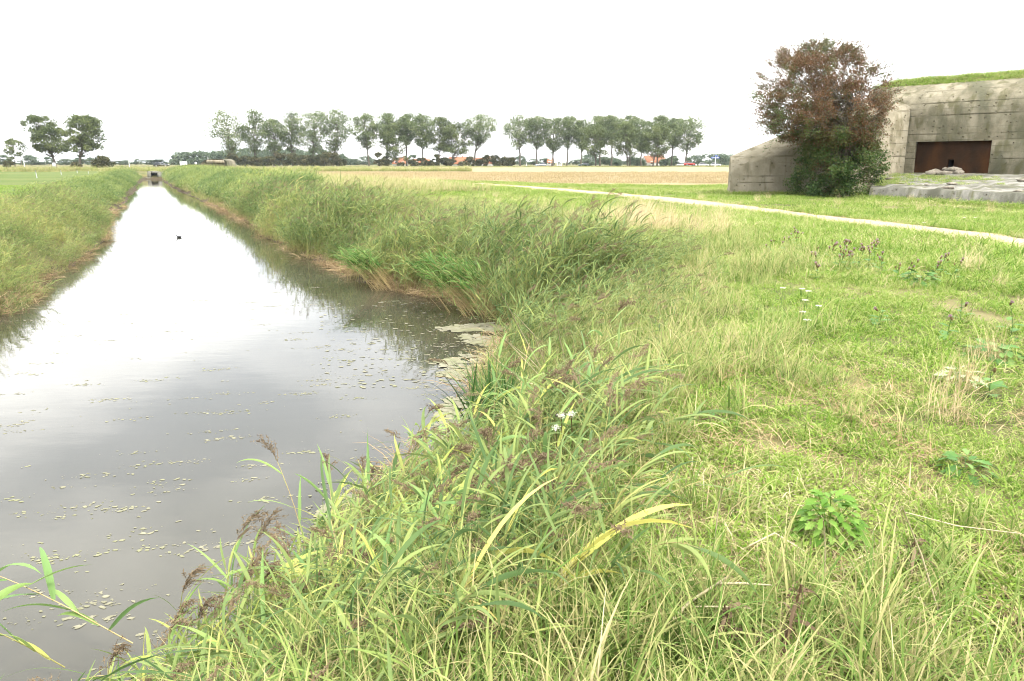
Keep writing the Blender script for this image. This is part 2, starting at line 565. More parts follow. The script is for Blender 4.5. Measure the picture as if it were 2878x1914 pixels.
po = drape('pasture', in_pasture, axis_vals([(-260, -80, 12), (-80, -10, 0.8)]), axis_vals([(10, 60, 0.8), (60, 150, 2)]), 0.02, M['pasture'])
tag(po, 'smooth bright green pasture left of the canal', kind='structure')

_up = [(1330, 514), (1455, 521), (1590, 531), (1720, 542), (1860, 555), (2000, 569), (2150, 584), (2290, 600), (2430, 617), (2560, 635), (2720, 656), (2878, 677), (3050, 700)]
_lo = [(1330, 518), (1455, 527), (1590, 539), (1720, 552), (1860, 567), (2000, 585), (2150, 603), (2290, 621), (2430, 641), (2560, 662), (2720, 687), (2878, 711), (3050, 738)]
PU = np.array([G(u, v, 0.0)[:2] for u, v in _up]); PL = np.array([G(u, v, 0.0)[:2] for u, v in _lo])
PU = np.vstack([PU, PU[-1] + (PU[-1] - PU[-2]) * 4]); PL = np.vstack([PL, PL[-1] + (PL[-1] - PL[-2]) * 4])
PMID = (PU + PL) / 2
PWID = np.hypot(*(PU - PL).T) / 2


def path_d(x, y):
    """signed distance to the path's edge (negative on the path)"""
    x, y = np.asarray(x, float), np.asarray(y, float)
    best = np.full(x.shape, 1e9)
    for k in range(len(PMID) - 1):
        a, b = PMID[k], PMID[k + 1]
        d = b - a
        t = np.clip(((x - a[0]) * d[0] + (y - a[1]) * d[1]) / (d @ d), 0, 1)
        dd = np.hypot(x - a[0] - t * d[0], y - a[1] - t * d[1]) - 0.92
        best = np.minimum(best, dd)
    return best


seg = []
for k in range(len(PMID) - 1):
    n = max(2, int(np.hypot(*(PMID[k + 1] - PMID[k])) / 0.35))
    seg += [PMID[k] + (PMID[k + 1] - PMID[k]) * q / n for q in range(n)]
seg = np.array(seg)
tn = np.gradient(seg, axis=0); tn /= np.linalg.norm(tn, axis=1)[:, None]
nrm = np.stack([-tn[:, 1], tn[:, 0]], 1)
vv = []
for q, s in enumerate(np.linspace(-1, 1, 5)):
    w = 1.0 + 0.6 * (vnoise(seg[:, 0] * 3 + q, seg[:, 1] * 3, 2.0) - 0.5)
    p2 = seg + nrm * (s * w)[:, None]
    vv.append(np.column_stack([p2, gz(p2[:, 0], p2[:, 1]) + 0.022 - 0.012 * abs(s)]))
vv = np.stack(vv, 1)
n = len(seg)
i, j = np.meshgrid(np.arange(n - 1), np.arange(4), indexing='ij')
o = (i * 5 + j).ravel()
M['path'] = noisy('pale_gravel', (0.25, 0.185, 0.12), (0.38, 0.295, 0.205), 18, 0.95, 0.02, 8, 0.1, (0.30, 0.23, 0.15), 1.3, bscale=40)
pa = Geo().add(vv.reshape(-1, 3), np.stack([o, o + 1, o + 6, o + 5], 1)).build('gravel_path', M['path'], smooth_sh=True)
tag(pa, 'pale sandy gravel path crossing the meadow', kind='structure')

M['asphalt'] = noisy('asphalt', (0.05, 0.05, 0.05), (0.08, 0.08, 0.075), 4, 0.85, 0)
g = Geo()
xs = np.linspace(-420, 520, 120)
ry = road_y(xs)
rv = np.stack([np.column_stack([xs, ry + s, gz(xs, ry) + 0.03]) for s in (-3, 0, 3)], 1).reshape(-1, 3)
o = (np.arange(119)[:, None] * 3 + np.arange(2)[None]).ravel()
g.add(rv, np.stack([o, o + 3, o + 4, o + 1], 1))
tag(g.build('road', M['asphalt']), 'narrow grey road behind the fields', kind='structure')

# ------------------------------------------------------------------ bunker
def concrete(name, c0, c1, stain, boards=3.2, moss=(0.085, 0.08, 0.042), wet=0.5):
    m, nt, nd, ln, out = new_mat(name)
    co = nd.new('ShaderNodeTexCoord')
    sep = nd.new('ShaderNodeSeparateXYZ'); ln.new(co.outputs['Object'], sep.inputs[0])
    n1 = nd.new('ShaderNodeTexNoise'); n1.inputs['Scale'].default_value = 1.1; n1.inputs['Detail'].default_value = 9; n1.inputs['Roughness'].default_value = 0.65
    ln.new(co.outputs['Object'], n1.inputs['Vector'])
    r1 = ramp(nd, [(0.38, c0), (0.62, c1)]); ln.new(n1.outputs['Fac'], r1.inputs['Fac'])
    # large stains and mossy streaks running down
    mpp = nd.new('ShaderNodeMapping'); mpp.inputs['Scale'].default_value = (0.7, 0.7, 0.28)
    ln.new(co.outputs['Object'], mpp.inputs['Vector'])
    n2 = nd.new('ShaderNodeTexNoise'); n2.inputs['Scale'].default_value = 1.0; n2.inputs['Detail'].default_value = 7; n2.inputs['Roughness'].default_value = 0.6
    ln.new(mpp.outputs[0], n2.inputs['Vector'])
    mr = nd.new('ShaderNodeMapRange'); mr.inputs[1].default_value, mr.inputs[2].default_value = 0.44, 0.60; mr.inputs[4].default_value = wet
    ln.new(n2.outputs['Fac'], mr.inputs[0])
    mx = nd.new('ShaderNodeMix'); mx.data_type = 'RGBA'; mx.inputs['B'].default_value = (*stain, 1)
    ln.new(mr.outputs[0], mx.inputs['Factor']); ln.new(r1.outputs['Color'], mx.inputs['A'])
    n3 = nd.new('ShaderNodeTexNoise'); n3.inputs['Scale'].default_value = 3.2; n3.inputs['Detail'].default_value = 8
    ln.new(mpp.outputs[0], n3.inputs['Vector'])
    mr3 = nd.new('ShaderNodeMapRange'); mr3.inputs[1].default_value, mr3.inputs[2].default_value = 0.54, 0.66; mr3.inputs[4].default_value = 0.8
    ln.new(n3.outputs['Fac'], mr3.inputs[0])
    mx3 = nd.new('ShaderNodeMix'); mx3.data_type = 'RGBA'; mx3.inputs['B'].default_value = (*moss, 1)
    ln.new(mr3.outputs[0], mx3.inputs['Factor']); ln.new(mx.outputs['Result'], mx3.inputs['A'])
    # formwork board joints: thin lines every 1/boards m with random darkness, plus pock marks
    nb = nd.new('ShaderNodeTexNoise'); nb.inputs['Scale'].default_value = 0.6
    ln.new(co.outputs['Object'], nb.inputs['Vector'])
    ad = nd.new('ShaderNodeMath'); ad.operation = 'MULTIPLY_ADD'; ad.inputs[1].default_value = 0.05
    ln.new(nb.outputs['Fac'], ad.inputs[0]); ln.new(sep.outputs['Z'], ad.inputs[2])
    mu = nd.new('ShaderNodeMath'); mu.operation = 'MULTIPLY'; mu.inputs[1].default_value = boards
    ln.new(ad.outputs[0], mu.inputs[0])
    fr = nd.new('ShaderNodeMath'); fr.operation = 'FRACT'; ln.new(mu.outputs[0], fr.inputs[0])
    lt = nd.new('ShaderNodeMapRange'); lt.inputs[1].default_value, lt.inputs[2].default_value = 0.22, 0.02; ln.new(fr.outputs[0], lt.inputs[0])
    fl = nd.new('ShaderNodeMath'); fl.operation = 'FLOOR'; ln.new(mu.outputs[0], fl.inputs[0])
    wnn = nd.new('ShaderNodeTexWhiteNoise'); wnn.noise_dimensions = '1D'; ln.new(fl.outputs[0], wnn.inputs['W'])
    brk = nd.new('ShaderNodeMapRange'); brk.inputs[1].default_value, brk.inputs[2].default_value = 0.46, 0.58; ln.new(n1.outputs['Fac'], brk.inputs[0])
    ml = nd.new('ShaderNodeMath'); ml.operation = 'MULTIPLY'; pw = nd.new('ShaderNodeMath'); pw.operation = 'POWER'; pw.inputs[1].default_value = 2.2; ln.new(wnn.outputs['Value'], pw.inputs[0])
    ln.new(lt.outputs[0], ml.inputs[0]); ln.new(pw.outputs[0], ml.inputs[1])
    ml2 = nd.new('ShaderNodeMath'); ml2.operation = 'MULTIPLY'; ln.new(ml.outputs[0], ml2.inputs[0]); ln.new(brk.outputs[0], ml2.inputs[1])
    vo = nd.new('ShaderNodeTexVoronoi'); vo.inputs['Scale'].default_value = 3.6; ln.new(co.outputs['Object'], vo.inputs['Vector'])
    pk = nd.new('ShaderNodeMapRange'); pk.inputs[1].default_value, pk.inputs[2].default_value = 0.19, 0.11; ln.new(vo.outputs['Distance'], pk.inputs[0])
    mm = nd.new('ShaderNodeMath'); mm.operation = 'MAXIMUM'; ln.new(ml2.outputs[0], mm.inputs[0]); ln.new(pk.outputs[0], mm.inputs[1])
    mk = nd.new('ShaderNodeMath'); mk.operation = 'MULTIPLY'; mk.inputs[1].default_value = 0.55; ln.new(mm.outputs[0], mk.inputs[0])
    mx4 = nd.new('ShaderNodeMix'); mx4.data_type = 'RGBA'; mx4.inputs['B'].default_value = (0.10, 0.085, 0.055, 1)
    ln.new(mk.outputs[0], mx4.inputs['Factor']); ln.new(mx3.outputs['Result'], mx4.inputs['A'])
    p = nd.new('ShaderNodeBsdfPrincipled'); p.inputs['Roughness'].default_value = 0.92; p.inputs['Specular IOR Level'].default_value = 0.05
    ln.new(mx4.outputs['Result'], p.inputs['Base Color'])
    sb = nd.new('ShaderNodeMath'); sb.operation = 'SUBTRACT'; ln.new(n1.outputs['Fac'], sb.inputs[0]); ln.new(mm.outputs[0], sb.inputs[1])
    b = nd.new('ShaderNodeBump'); b.inputs['Strength'].default_value = 1.0; b.inputs['Distance'].default_value = 0.06
    ln.new(sb.outputs[0], b.inputs['Height']); ln.new(b.outputs[0], p.inputs['Normal']); ln.new(p.outputs[0], out.inputs[0])
    return m


M['concrete'] = concrete('weathered_concrete', (0.125, 0.111, 0.075), (0.235, 0.21, 0.153), (0.075, 0.075, 0.048), wet=0.8)
M['concrete_light'] = concrete('wing_concrete', (0.19, 0.168, 0.118), (0.275, 0.245, 0.183), (0.15, 0.133, 0.09), 3.0, (0.12, 0.105, 0.065), 0.4)
M['slab'] = concrete('terrace_concrete', (0.13, 0.124, 0.108), (0.25, 0.24, 0.205), (0.065, 0.065, 0.045), 2.0, (0.08, 0.08, 0.04), 0.8)


def rust_material():
    m, nt, nd, ln, out = new_mat('rusty_steel')
    co = nd.new('ShaderNodeTexCoord')
    mpp = nd.new('ShaderNodeMapping'); mpp.inputs['Scale'].default_value = (1.1, 1.1, 0.5)
    n = nd.new('ShaderNodeTexNoise'); n.inputs['Scale'].default_value = 1.4; n.inputs['Detail'].default_value = 8
    r = ramp(nd, [(0.32, (0.022, 0.013, 0.008)), (0.52, (0.036, 0.018, 0.009)), (0.72, (0.066, 0.029, 0.012))])
    n2 = nd.new('ShaderNodeTexNoise'); n2.inputs['Scale'].default_value = 9; n2.inputs['Detail'].default_value = 6
    b = nd.new('ShaderNodeBump'); b.inputs['Distance'].default_value = 0.01
    p = nd.new('ShaderNodeBsdfPrincipled'); p.inputs['Roughness'].default_value = 0.8; p.inputs['Specular IOR Level'].default_value = 0.08
    ln.new(co.outputs['Object'], mpp.inputs['Vector']); ln.new(mpp.outputs[0], n.inputs['Vector']); ln.new(co.outputs['Object'], n2.inputs['Vector'])
    ln.new(n.outputs['Fac'], r.inputs['Fac']); ln.new(r.outputs['Color'], p.inputs['Base Color'])
    ln.new(n2.outputs['Fac'], b.inputs['Height']); ln.new(b.outputs[0], p.inputs['Normal']); ln.new(p.outputs[0], out.inputs[0])
    return m


M['rust'] = rust_material()
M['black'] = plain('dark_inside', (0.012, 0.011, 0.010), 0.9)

J = P(2536, 488, 43.0)                 # joint of wing wall and main face
ER = P(2878, 489, 38.6)                # main face at the right border of the photograph
bunker = empty('bunker', (J[0], J[1], 0))
tag(bunker, 'weathered grey concrete bunker with grassed roof and rusty embrasure plate', 'bunker')
f_dir = np.array([ER[0] - J[0], ER[1] - J[1]]); f_len = np.hypot(*f_dir); f_dir /= f_len
n_in = np.array([-f_dir[1], f_dir[0]])            # into the bunker
if n_in[1] < 0: n_in = -n_in


def FL(s, n, z):                        # face coordinates -> bunker-local
    s, n, z = np.broadcast_arrays(np.asarray(s, float), np.asarray(n, float), np.asarray(z, float))
    return np.stack([f_dir[0] * s + n_in[0] * n, f_dir[1] * s + n_in[1] * n, z], -1)


def s_of(u):                            # position along the face seen at column u (level of the eye)
    best, bs = 1e9, 0
    for s in np.linspace(-2, 16, 3601):
        w = J[:2] + f_dir * s
        uu = CX + w[0] / (w[1] * cos(PITCH)) * FPX
        if abs(uu - u) < best: best, bs = abs(uu - u), s
    return bs


def z_of(v, u):
    w = J[:2] + f_dir * s_of(u)
    return CAM_H + w[1] * tan(elev(v))


S0, S1 = -2.6, f_len + 7.0
pl0, pl1 = s_of(2567), s_of(2780)
pz0, pz1 = z_of(485, 2600), z_of(396.5, 2680)
zA = z_of(322, 2600)
arc = [(0.0, zA)] + [(1.9 * (1 - cos(a)), zA + 1.72 * sin(a)) for a in np.linspace(0.12, 1.25, 9)]
zR = arc[-1][1]
prof = [(0.0, 0.0), (0.0, pz0), (0.0, pz1)] + arc + [(2.4, zR + 0.15), (9.0, zR + 0.24), (9.4, zR - 0.2), (9.4, 0.0)]
ss = np.array([S0, 0.0, pl0, pl1, pl1 + 1.2, pl1 + 4.0, S1])
g = Geo()
vv = np.array([[FL(s, n, z) for n, z in prof] for s in ss])
m_ = len(prof)
faces = []
for a in range(len(ss) - 1):
    for b in range(m_ - 1):
        if a == 2 and b == 1:
            continue                     # the embrasure
        faces.append([a * m_ + b, (a + 1) * m_ + b, (a + 1) * m_ + b + 1, a * m_ + b + 1])
faces.append([q for q in range(m_)][::-1])
faces.append([(len(ss) - 1) * m_ + q for q in range(m_)])
g.add(vv.reshape(-1, 3), faces)
rec = 0.22                               # reveal of the embrasure
c4 = [(pl0, pz0), (pl1, pz0), (pl1, pz1), (pl0, pz1)]
for q in range(4):
    (sa, za), (sb, zb) = c4[q], c4[(q + 1) % 4]
    g.add(np.array([FL(sa, 0, za), FL(sb, 0, zb), FL(sb, rec, zb), FL(sa, rec, za)]), [[0, 1, 2, 3]])
wall = g.build('wall', M['concrete'], bunker)
# ledge line above and right of the plate, a shallow offset in the concrete
Geo().add(np.array([FL(s, n, z) for n in (-0.05, 0.004) for s, z in ((pl1 + 0.02, pz0 - 0.1), (S1 - 0.01, pz0 - 0.1), (S1 - 0.01, pz1 - 0.02), (pl1 + 0.02, pz1 + 0.03))]),
          np.array([[0, 1, 2, 3], [3, 2, 6, 7], [0, 3, 7, 4], [1, 5, 6, 2]])).build('wall_ledge', M['concrete'], bunker)

ho0, ho1 = s_of(2659), s_of(2676)
hz0, hz1 = z_of(473.5, 2668), z_of(448.5, 2668)
g = Geo()
cs, cz = [pl0 - 0.02, ho0, ho1, pl1 + 0.02], [pz0 - 0.02, hz0, hz1, pz1 + 0.02]
for a in range(3):
    for b in range(3):
        if a == 1 and b == 1: continue
        g.add(np.array([FL(s, rec - 0.01, z) for s, z in ((cs[a], cz[b]), (cs[a + 1], cz[b]), (cs[a + 1], cz[b + 1]), (cs[a], cz[b + 1]))]), [[0, 1, 2, 3]])
for (sa, za), (sb, zb) in (((ho0, hz0), (ho1, hz0)), ((ho1, hz0), (ho1, hz1)), ((ho1, hz1), (ho0, hz1)), ((ho0, hz1), (ho0, hz0))):
    g.add(np.array([FL(sa, rec - 0.01, za), FL(sb, rec - 0.01, zb), FL(sb, rec + 0.12, zb), FL(sa, rec + 0.12, za)]), [[0, 1, 2, 3]])
plate = g.build('embrasure_plate', M['rust'], bunker)
plate['label'] = 'dark rusty steel plate closing the embrasure'
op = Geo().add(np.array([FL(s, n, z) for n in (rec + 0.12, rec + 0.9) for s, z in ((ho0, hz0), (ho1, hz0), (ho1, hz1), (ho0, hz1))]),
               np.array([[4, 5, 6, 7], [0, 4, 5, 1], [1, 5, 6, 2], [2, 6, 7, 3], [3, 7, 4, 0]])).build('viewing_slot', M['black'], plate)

# wing wall with chamfered sloping top
W0w = G(2048, 550, 0.0)
W0 = W0w[:2] - J[:2]
wd_ = -W0 / np.hypot(*W0)
wn_ = np.array([-wd_[1], wd_[0]])
if wn_[1] < 0: wn_ = -wn_
ch0, ch1 = 1.3, 2.0
zl0, zu0 = P(2055, 478, W0w[1])[2], P(2048, 439, W0w[1] + ch0)[2]
zl1, zu1 = P(2540, 301, J[1])[2], P(2530, 257, J[1] + ch1)[2]
NW = 14
g = Geo()
vv = []
for k in range(NW + 1):
    t = k / NW
    b = W0 * (1 - t)
    zl, zu, ch = zl0 + (zl1 - zl0) * t, zu0 + (zu1 - zu0) * t, ch0 + (ch1 - ch0) * t
    n_s = (-0.09 if k == NW else -0.09)
    row = [(n_s, -0.2), (n_s, zl), (n_s + ch, zu), (n_s + ch + 0.9, zu), (n_s + ch + 1.6, zu - 0.6), (n_s + ch + 1.8, -0.2)]
    vv += [[*(b + wn_ * n + wd_ * max(0, n) * 0.45 * (1 - t)), z] for n, z in row]
vv = np.array(vv)
jit = (vnoise(vv[:, 0] * 5, vv[:, 2] * 5 + vv[:, 1], 1.0) - 0.5) * 0.05
vv[:, 2] += jit * (vv[:, 2] > 0.5)
faces = []
for k in range(NW):
    for q in range(5):
        faces.append([k * 6 + q, (k + 1) * 6 + q, (k + 1) * 6 + q + 1, k * 6 + q + 1])
faces.append([NW * 6 + q for q in range(6)])
g.add(vv, faces)
# outer end: battered, runs back and leans in towards the top
e = [tuple(v) for v in vv[:6]]
ends = np.array([[*(W0 + wn_ * 0.0 - wd_ * 0.0), 0]])
b0 = W0
g.add(np.array([vv[0], vv[1], vv[2],
                [*(b0 + wn_ * 2.6 + wd_ * 1.05), -0.2], [*(b0 + wn_ * 2.4 + wd_ * 1.2), 1.1], [*(b0 + wn_ * 1.6 + wd_ * 1.0), 1.7],
                vv[3], vv[4], vv[5]]),
      [[0, 3, 4, 1], [1, 4, 5, 2], [2, 5, 6], [5, 4, 7, 6], [4, 3, 8, 7]])
wing = g.build('wing_wall', M['concrete_light'], bunker)
wing['label'] = 'long sloping wing wall with chamfered top'

# terrace slab in front of the face, broken edge, sloping fill behind it
q0, q1 = G(2440, 559, 0.0)[:2] - J[:2], G(2878, 586, 0.0)[:2] - J[:2]
tdir = (q1 - q0) / np.hypot(*(q1 - q0))
q1 = q1 + tdir * 8
g = Geo()
N = 46
fr_t, fr_b, bk = [], [], []
for k in range(N + 1):
    t = k / N
    p = q0 + (q1 - q0) * t
    wob = 0.10 * (vnoise(p[0] * 3, p[1] * 3, 1.0) - 0.5)
    hz = 0.54 + 1.6 * wob + 0.05 * (vnoise(k * 0.9, 2.0, 1.0) - 0.5)
    fr_b.append([*p, -0.1]); fr_t.append([*(p + n_in * (0.05 + abs(wob))), hz])
    s_t = f_len * 1.9 * t - 1.2
    bk.append(FL(s_t, 0.02, pz0 - 0.03))
rows = [fr_b, fr_t]
fr_t, bk = np.array(fr_t), np.array(bk)
for q in (0.12, 0.3, 0.55, 0.8, 1.0):
    r_ = fr_t + (bk - fr_t) * q
    r_[:, 2] = fr_t[:, 2] + (bk[:, 2] - fr_t[:, 2]) * q ** 1.2 + 0.14 * (vnoise(r_[:, 0] * 2 + 9, r_[:, 1] * 2, 1.0) - 0.5) * (0.1 < q < 0.95)
    rows.append(r_)
vv = np.concatenate([np.array(r_) for r_ in rows])
nn = N + 1
faces = np.array([[a * nn + b, a * nn + b + 1, (a + 1) * nn + b + 1, (a + 1) * nn + b] for a in range(len(rows) - 1) for b in range(N)])
g.add(vv, faces)
g.add(np.array([fr_b[0], fr_t[0], rows[-1][0], [rows[-1][0][0], rows[-1][0][1], -0.1]]), [[0, 1, 2, 3]])
slab = g.build('terrace_slab', M['slab'], bunker)
slab['label'] = 'broken concrete terrace slab in front of the embrasure'
TERR = (q0, q1, fr_t, bk)
# lumps of broken concrete
M['rubble'] = noisy('broken_concrete', (0.13, 0.115, 0.09), (0.23, 0.205, 0.165), 6, 0.95, 0.03, 8, 0.1)


def stone(name, loc, size, mat, parent, seed, flat=0.6):
    rg = np.random.default_rng(seed)
    g = Geo()
    ico = [(0, 0, 1)] + [(cos(a) * 0.9, sin(a) * 0.9, 0.45) for a in np.arange(6) * pi / 3] + [(cos(a + .5), sin(a + .5), -0.35) for a in np.arange(6) * pi / 3]
    v = np.array(ico) * (0.75 + 0.5 * rg.random((13, 1))) * np.array(size) * np.array([1, 1, flat])
    f = [[0, 1 + k, 1 + (k + 1) % 6] for k in range(6)] + [[1 + k, 7 + k, 7 + (k + 1) % 6, 1 + (k + 1) % 6] for k in range(6)] + [[7, 12, 11, 10, 9, 8]]
    g.add(v, f)
    o = g.build(name, mat, parent)
    o.location = [float(c) for c in loc]
    return o


mid = (ho0 + ho1) / 2
zq = pz0 - 1.0
for k, (ds, dn, dz, sz) in enumerate([(-1.1, -0.25, 0.98, 0.35), (-0.5, -0.3, 1.05, 0.6), (0.1, -0.28, 1.08, 0.62), (0.62, -0.2, 1.1, 0.55), (0.95, -0.25, 1.0, 0.4),
                                      (0.3, -0.15, 1.28, 0.4), (-0.1, -0.12, 1.3, 0.32)]):
    stone('broken_concrete_lump', FL(mid + ds, dn, dz + zq - 0.12), (sz * (0.5 + 0.35 * (k % 3)), sz * 0.45, sz * (0.5 + 0.15 * (k % 2))), M['rubble'], bunker, 40 + k)
for k in range(9):
    t, q = 0.08 + 0.9 * rng.random(), rng.random()
    idx = int(t * N)
    b_ = np.array(rows[2 + int(q * 3)])[idx]
    s_ = 0.10 + 0.12 * rng.random()
    stone('broken_concrete_lump', b_ + np.array([0, 0, 0.03]), (s_ * 1.5, s_, s_ * 0.8), M['rubble'], bunker, 60 + k)

# earth layer on the roof
g = Geo()
us, ns_ = np.linspace(S0 - 0.2, S1 - 0.1, 40), np.linspace(1.35, 9.0, 14)
uu, nn_ = np.meshgrid(us, ns_)
roof_z = lambda s_, n_: zR - 0.12 + 0.48 * smooth(1.3, 2.4, n_) * smooth(S0 - 0.6, S0 + 0.6, s_) + 0.12 * (vnoise(s_ * 2, n_ * 2, 1.7) - 0.5) + 0.14 * smooth(4, 14, s_)
zz = roof_z(uu, nn_)
g.add(FL(uu, nn_, zz).reshape(-1, 3), np.array([[a * 40 + b, a * 40 + b + 1, (a + 1) * 40 + b + 1, (a + 1) * 40 + b] for a in range(13) for b in range(39)]))
turf = g.build('roof_earth', M['ground'], bunker, True)
ROOF = (us, ns_, zz)

# ------------------------------------------------------------------ trees and shrubs
M['bark'] = noisy('bark', (0.07, 0.06, 0.045), (0.14, 0.125, 0.10), 5, 0.9, 0.02)
M['leaf_poplar'] = foliage('poplar_leaves', [(0, (0.075, 0.10, 0.042)), (0.5, (0.125, 0.16, 0.068)), (1, (0.20, 0.23, 0.105))], 0.3, 0.5, False)
M['leaf_oak'] = foliage('dark_tree_leaves', [(0, (0.055, 0.076, 0.030)), (0.5, (0.095, 0.12, 0.046)), (1, (0.155, 0.18, 0.07))], 0.25, 0.5, False)
M['leaf_bush'] = foliage('hedge_leaves', [(0, (0.035, 0.042, 0.020)), (0.5, (0.065, 0.070, 0.032)), (1, (0.12, 0.10, 0.05))], 0.2, 0.5, False)
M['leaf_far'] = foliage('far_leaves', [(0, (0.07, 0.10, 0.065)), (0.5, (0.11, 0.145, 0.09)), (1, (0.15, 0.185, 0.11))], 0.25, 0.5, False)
M['leaf_haw'] = foliage('hawthorn_leaves', [(0.0, (0.030, 0.058, 0.018)), (0.25, (0.065, 0.11, 0.032)), (0.45, (0.11, 0.13, 0.045)), (0.6, (0.085, 0.066, 0.030)),
                                            (0.8, (0.118, 0.062, 0.032)), (1.0, (0.18, 0.098, 0.054))], 0.25, 0.5, False)


def limb(g, a, b, r0, r1, rg, n=5, wob=0.06, sides=5, sag=0.0):
    t = np.linspace(0, 1, n)[:, None]
    L = np.linalg.norm(np.asarray(b) - np.asarray(a))
    p = np.asarray(a) * (1 - t) + np.asarray(b) * t + np.vstack([np.zeros(3), rg.normal(size=(n - 2, 3)) * wob * L, np.zeros(3)])
    p[:, 2] += sag * L * np.sin(np.linspace(0, pi, n))
    g.tube(p, np.linspace(r0, r1, n), sides, cap=False)
    return p


def tree(name, x, y, h, wid, cb, style, seed, label, cat='tree', group=None, lean=0.0, leaf=0.45, nclump=26, per=95, mat=None, z0=None, trunk=None, depth=None, gap=1.0):
    """trunk with limbs reaching into leaf clumps; style poplar | round | umbrella | bush"""
    rg = np.random.default_rng(seed)
    z0 = gz1(x, y) - 0.05 if z0 is None else z0
    root = empty(name, (x, y, z0))
    tag(root, label, cat, group)
    depth = depth or wid
    gt, gc = Geo(), Geo()
    r0 = trunk or h * 0.017
    C, RAD = [], []
    tries = 0
    while len(C) < nclump and tries < 4000:
        tries += 1
        a, q, t = rg.random() * 2 * pi, rg.random() ** 0.5, rg.random()
        z = cb + (h - cb) * t
        if style == 'poplar':
            env = 0.5 * wid * (np.interp(t, [0, 0.15, 0.5, 0.8, 1], [0.3, 0.6, 1.0, 0.85, 0.3]))
            rad = (0.125 * wid + 0.032 * h) * (0.6 + 0.6 * rg.random())
        elif style == 'umbrella':
            env = 0.5 * wid * np.interp(t, [0, 0.2, 0.5, 0.8, 1], [0.75, 1.0, 0.95, 0.75, 0.35])
            rad = 0.10 * wid * (0.7 + 0.6 * rg.random())
        elif style == 'bush':
            env = 0.5 * wid * np.interp(t, [0, 0.3, 0.7, 1], [0.9, 1.0, 0.8, 0.35])
            rad = 0.15 * wid
        else:
            env = 0.5 * wid * np.interp(t, [0, 0.3, 0.7, 1], [0.6, 1.0, 0.85, 0.3])
            rad = 0.11 * wid
        c = np.array([cos(a) * q * env + lean * z / h, sin(a) * q * env * depth / wid, z])
        c[2] = min(c[2], h - rad * (0.35 + 0.9 * rg.random()))
        if all(np.linalg.norm((c - d) / 1.0) > gap * 0.9 * (rad + r2) * 0.62 for d, r2 in zip(C, RAD)):
            C.append(c); RAD.append(rad)
    top = np.array([lean * 0.9, 0, h * (0.93 if style == 'poplar' else 0.7)])
    fork = cb * (0.85 if style != 'bush' else 0.3)
    tp = limb(gt, (0, 0, -0.3), (lean * fork / h, 0, fork), r0 * 1.25, r0 * 0.8, rg, 5, 0.015, 7)
    if style == 'poplar':
        tp2 = limb(gt, tp[-1], top, r0 * 0.8, r0 * 0.15, rg, 8, 0.02, 6)
    else:
        tp2 = limb(gt, tp[-1], top, r0 * 0.75, r0 * 0.2, rg, 6, 0.05, 6)
    for c, rad in zip(C, RAD):
        zz = max(fork * 0.7, c[2] - (0.9 if style == 'poplar' else 0.6) * np.hypot(c[0], c[1]) - rg.random() * 0.06 * h)
        allp = np.vstack([tp, tp2])
        k = int(np.argmin(np.abs(allp[:, 2] - zz)))
        limb(gt, allp[k], c, r0 * 0.32, r0 * 0.06, rg, 4, 0.06, 4)
        n = int(per * (0.7 + 0.6 * rg.random()))
        d = rg.normal(size=(n, 3)); d *= (rg.random((n, 1)) ** 0.4) / np.linalg.norm(d, axis=1)[:, None]
        pts = c + d * rad * np.array([1.15, 1.15, 0.85])
        pts[:, 2] = np.maximum(pts[:, 2], 0.08 * h if style == 'bush' else 0.5)
        tone = np.clip(0.45 + 0.25 * rg.normal() + 0.22 * rg.normal(size=n), 0, 1)
        gc.cards(pts, leaf * (0.6 + 0.8 * rg.random(n)), rg, 0, tone, 0.7)
        # twigs with leaves out of the clump, for a ragged outline
        for q in range(3):
            dv = rg.normal(size=3); dv[2] = abs(dv[2]) * 0.6; dv /= np.linalg.norm(dv)
            m_ = max(4, n // 14)
            tt = rg.random((m_, 1))
            gc.cards(c + dv * rad * (0.8 + 0.8 * tt) + rg.normal(size=(m_, 3)) * rad * 0.12, leaf * 0.7, rg, 0, 0.5, 0.6)
    gt.build('trunk', M['bark'], root, True)
    gc.build('crown', mat or M['leaf_poplar'], root)
    return root


ORD = ['first', 'second', 'third', 'fourth', 'fifth', 'sixth', 'seventh', 'eighth', 'ninth', 'tenth', 'eleventh', 'twelfth', 'thirteenth', 'fourteenth', 'fifteenth', 'sixteenth']


def px_tree(u, vtop, u0, u1, vcb, Y, style, seed, name, label, **kw):
    c = (u0 + u1) / 2
    b = P(c, vtop, Y)
    xb = X(u, Y)
    z0 = gz1(xb, Y)
    wid = abs(X(u1, Y) - X(u0, Y))
    return tree(name, xb, Y, b[2] - z0, wid, max(0.6, P(u, vcb, Y)[2] - z0), style, seed, label, lean=(X(c, Y) - xb) * 1.3, **kw)


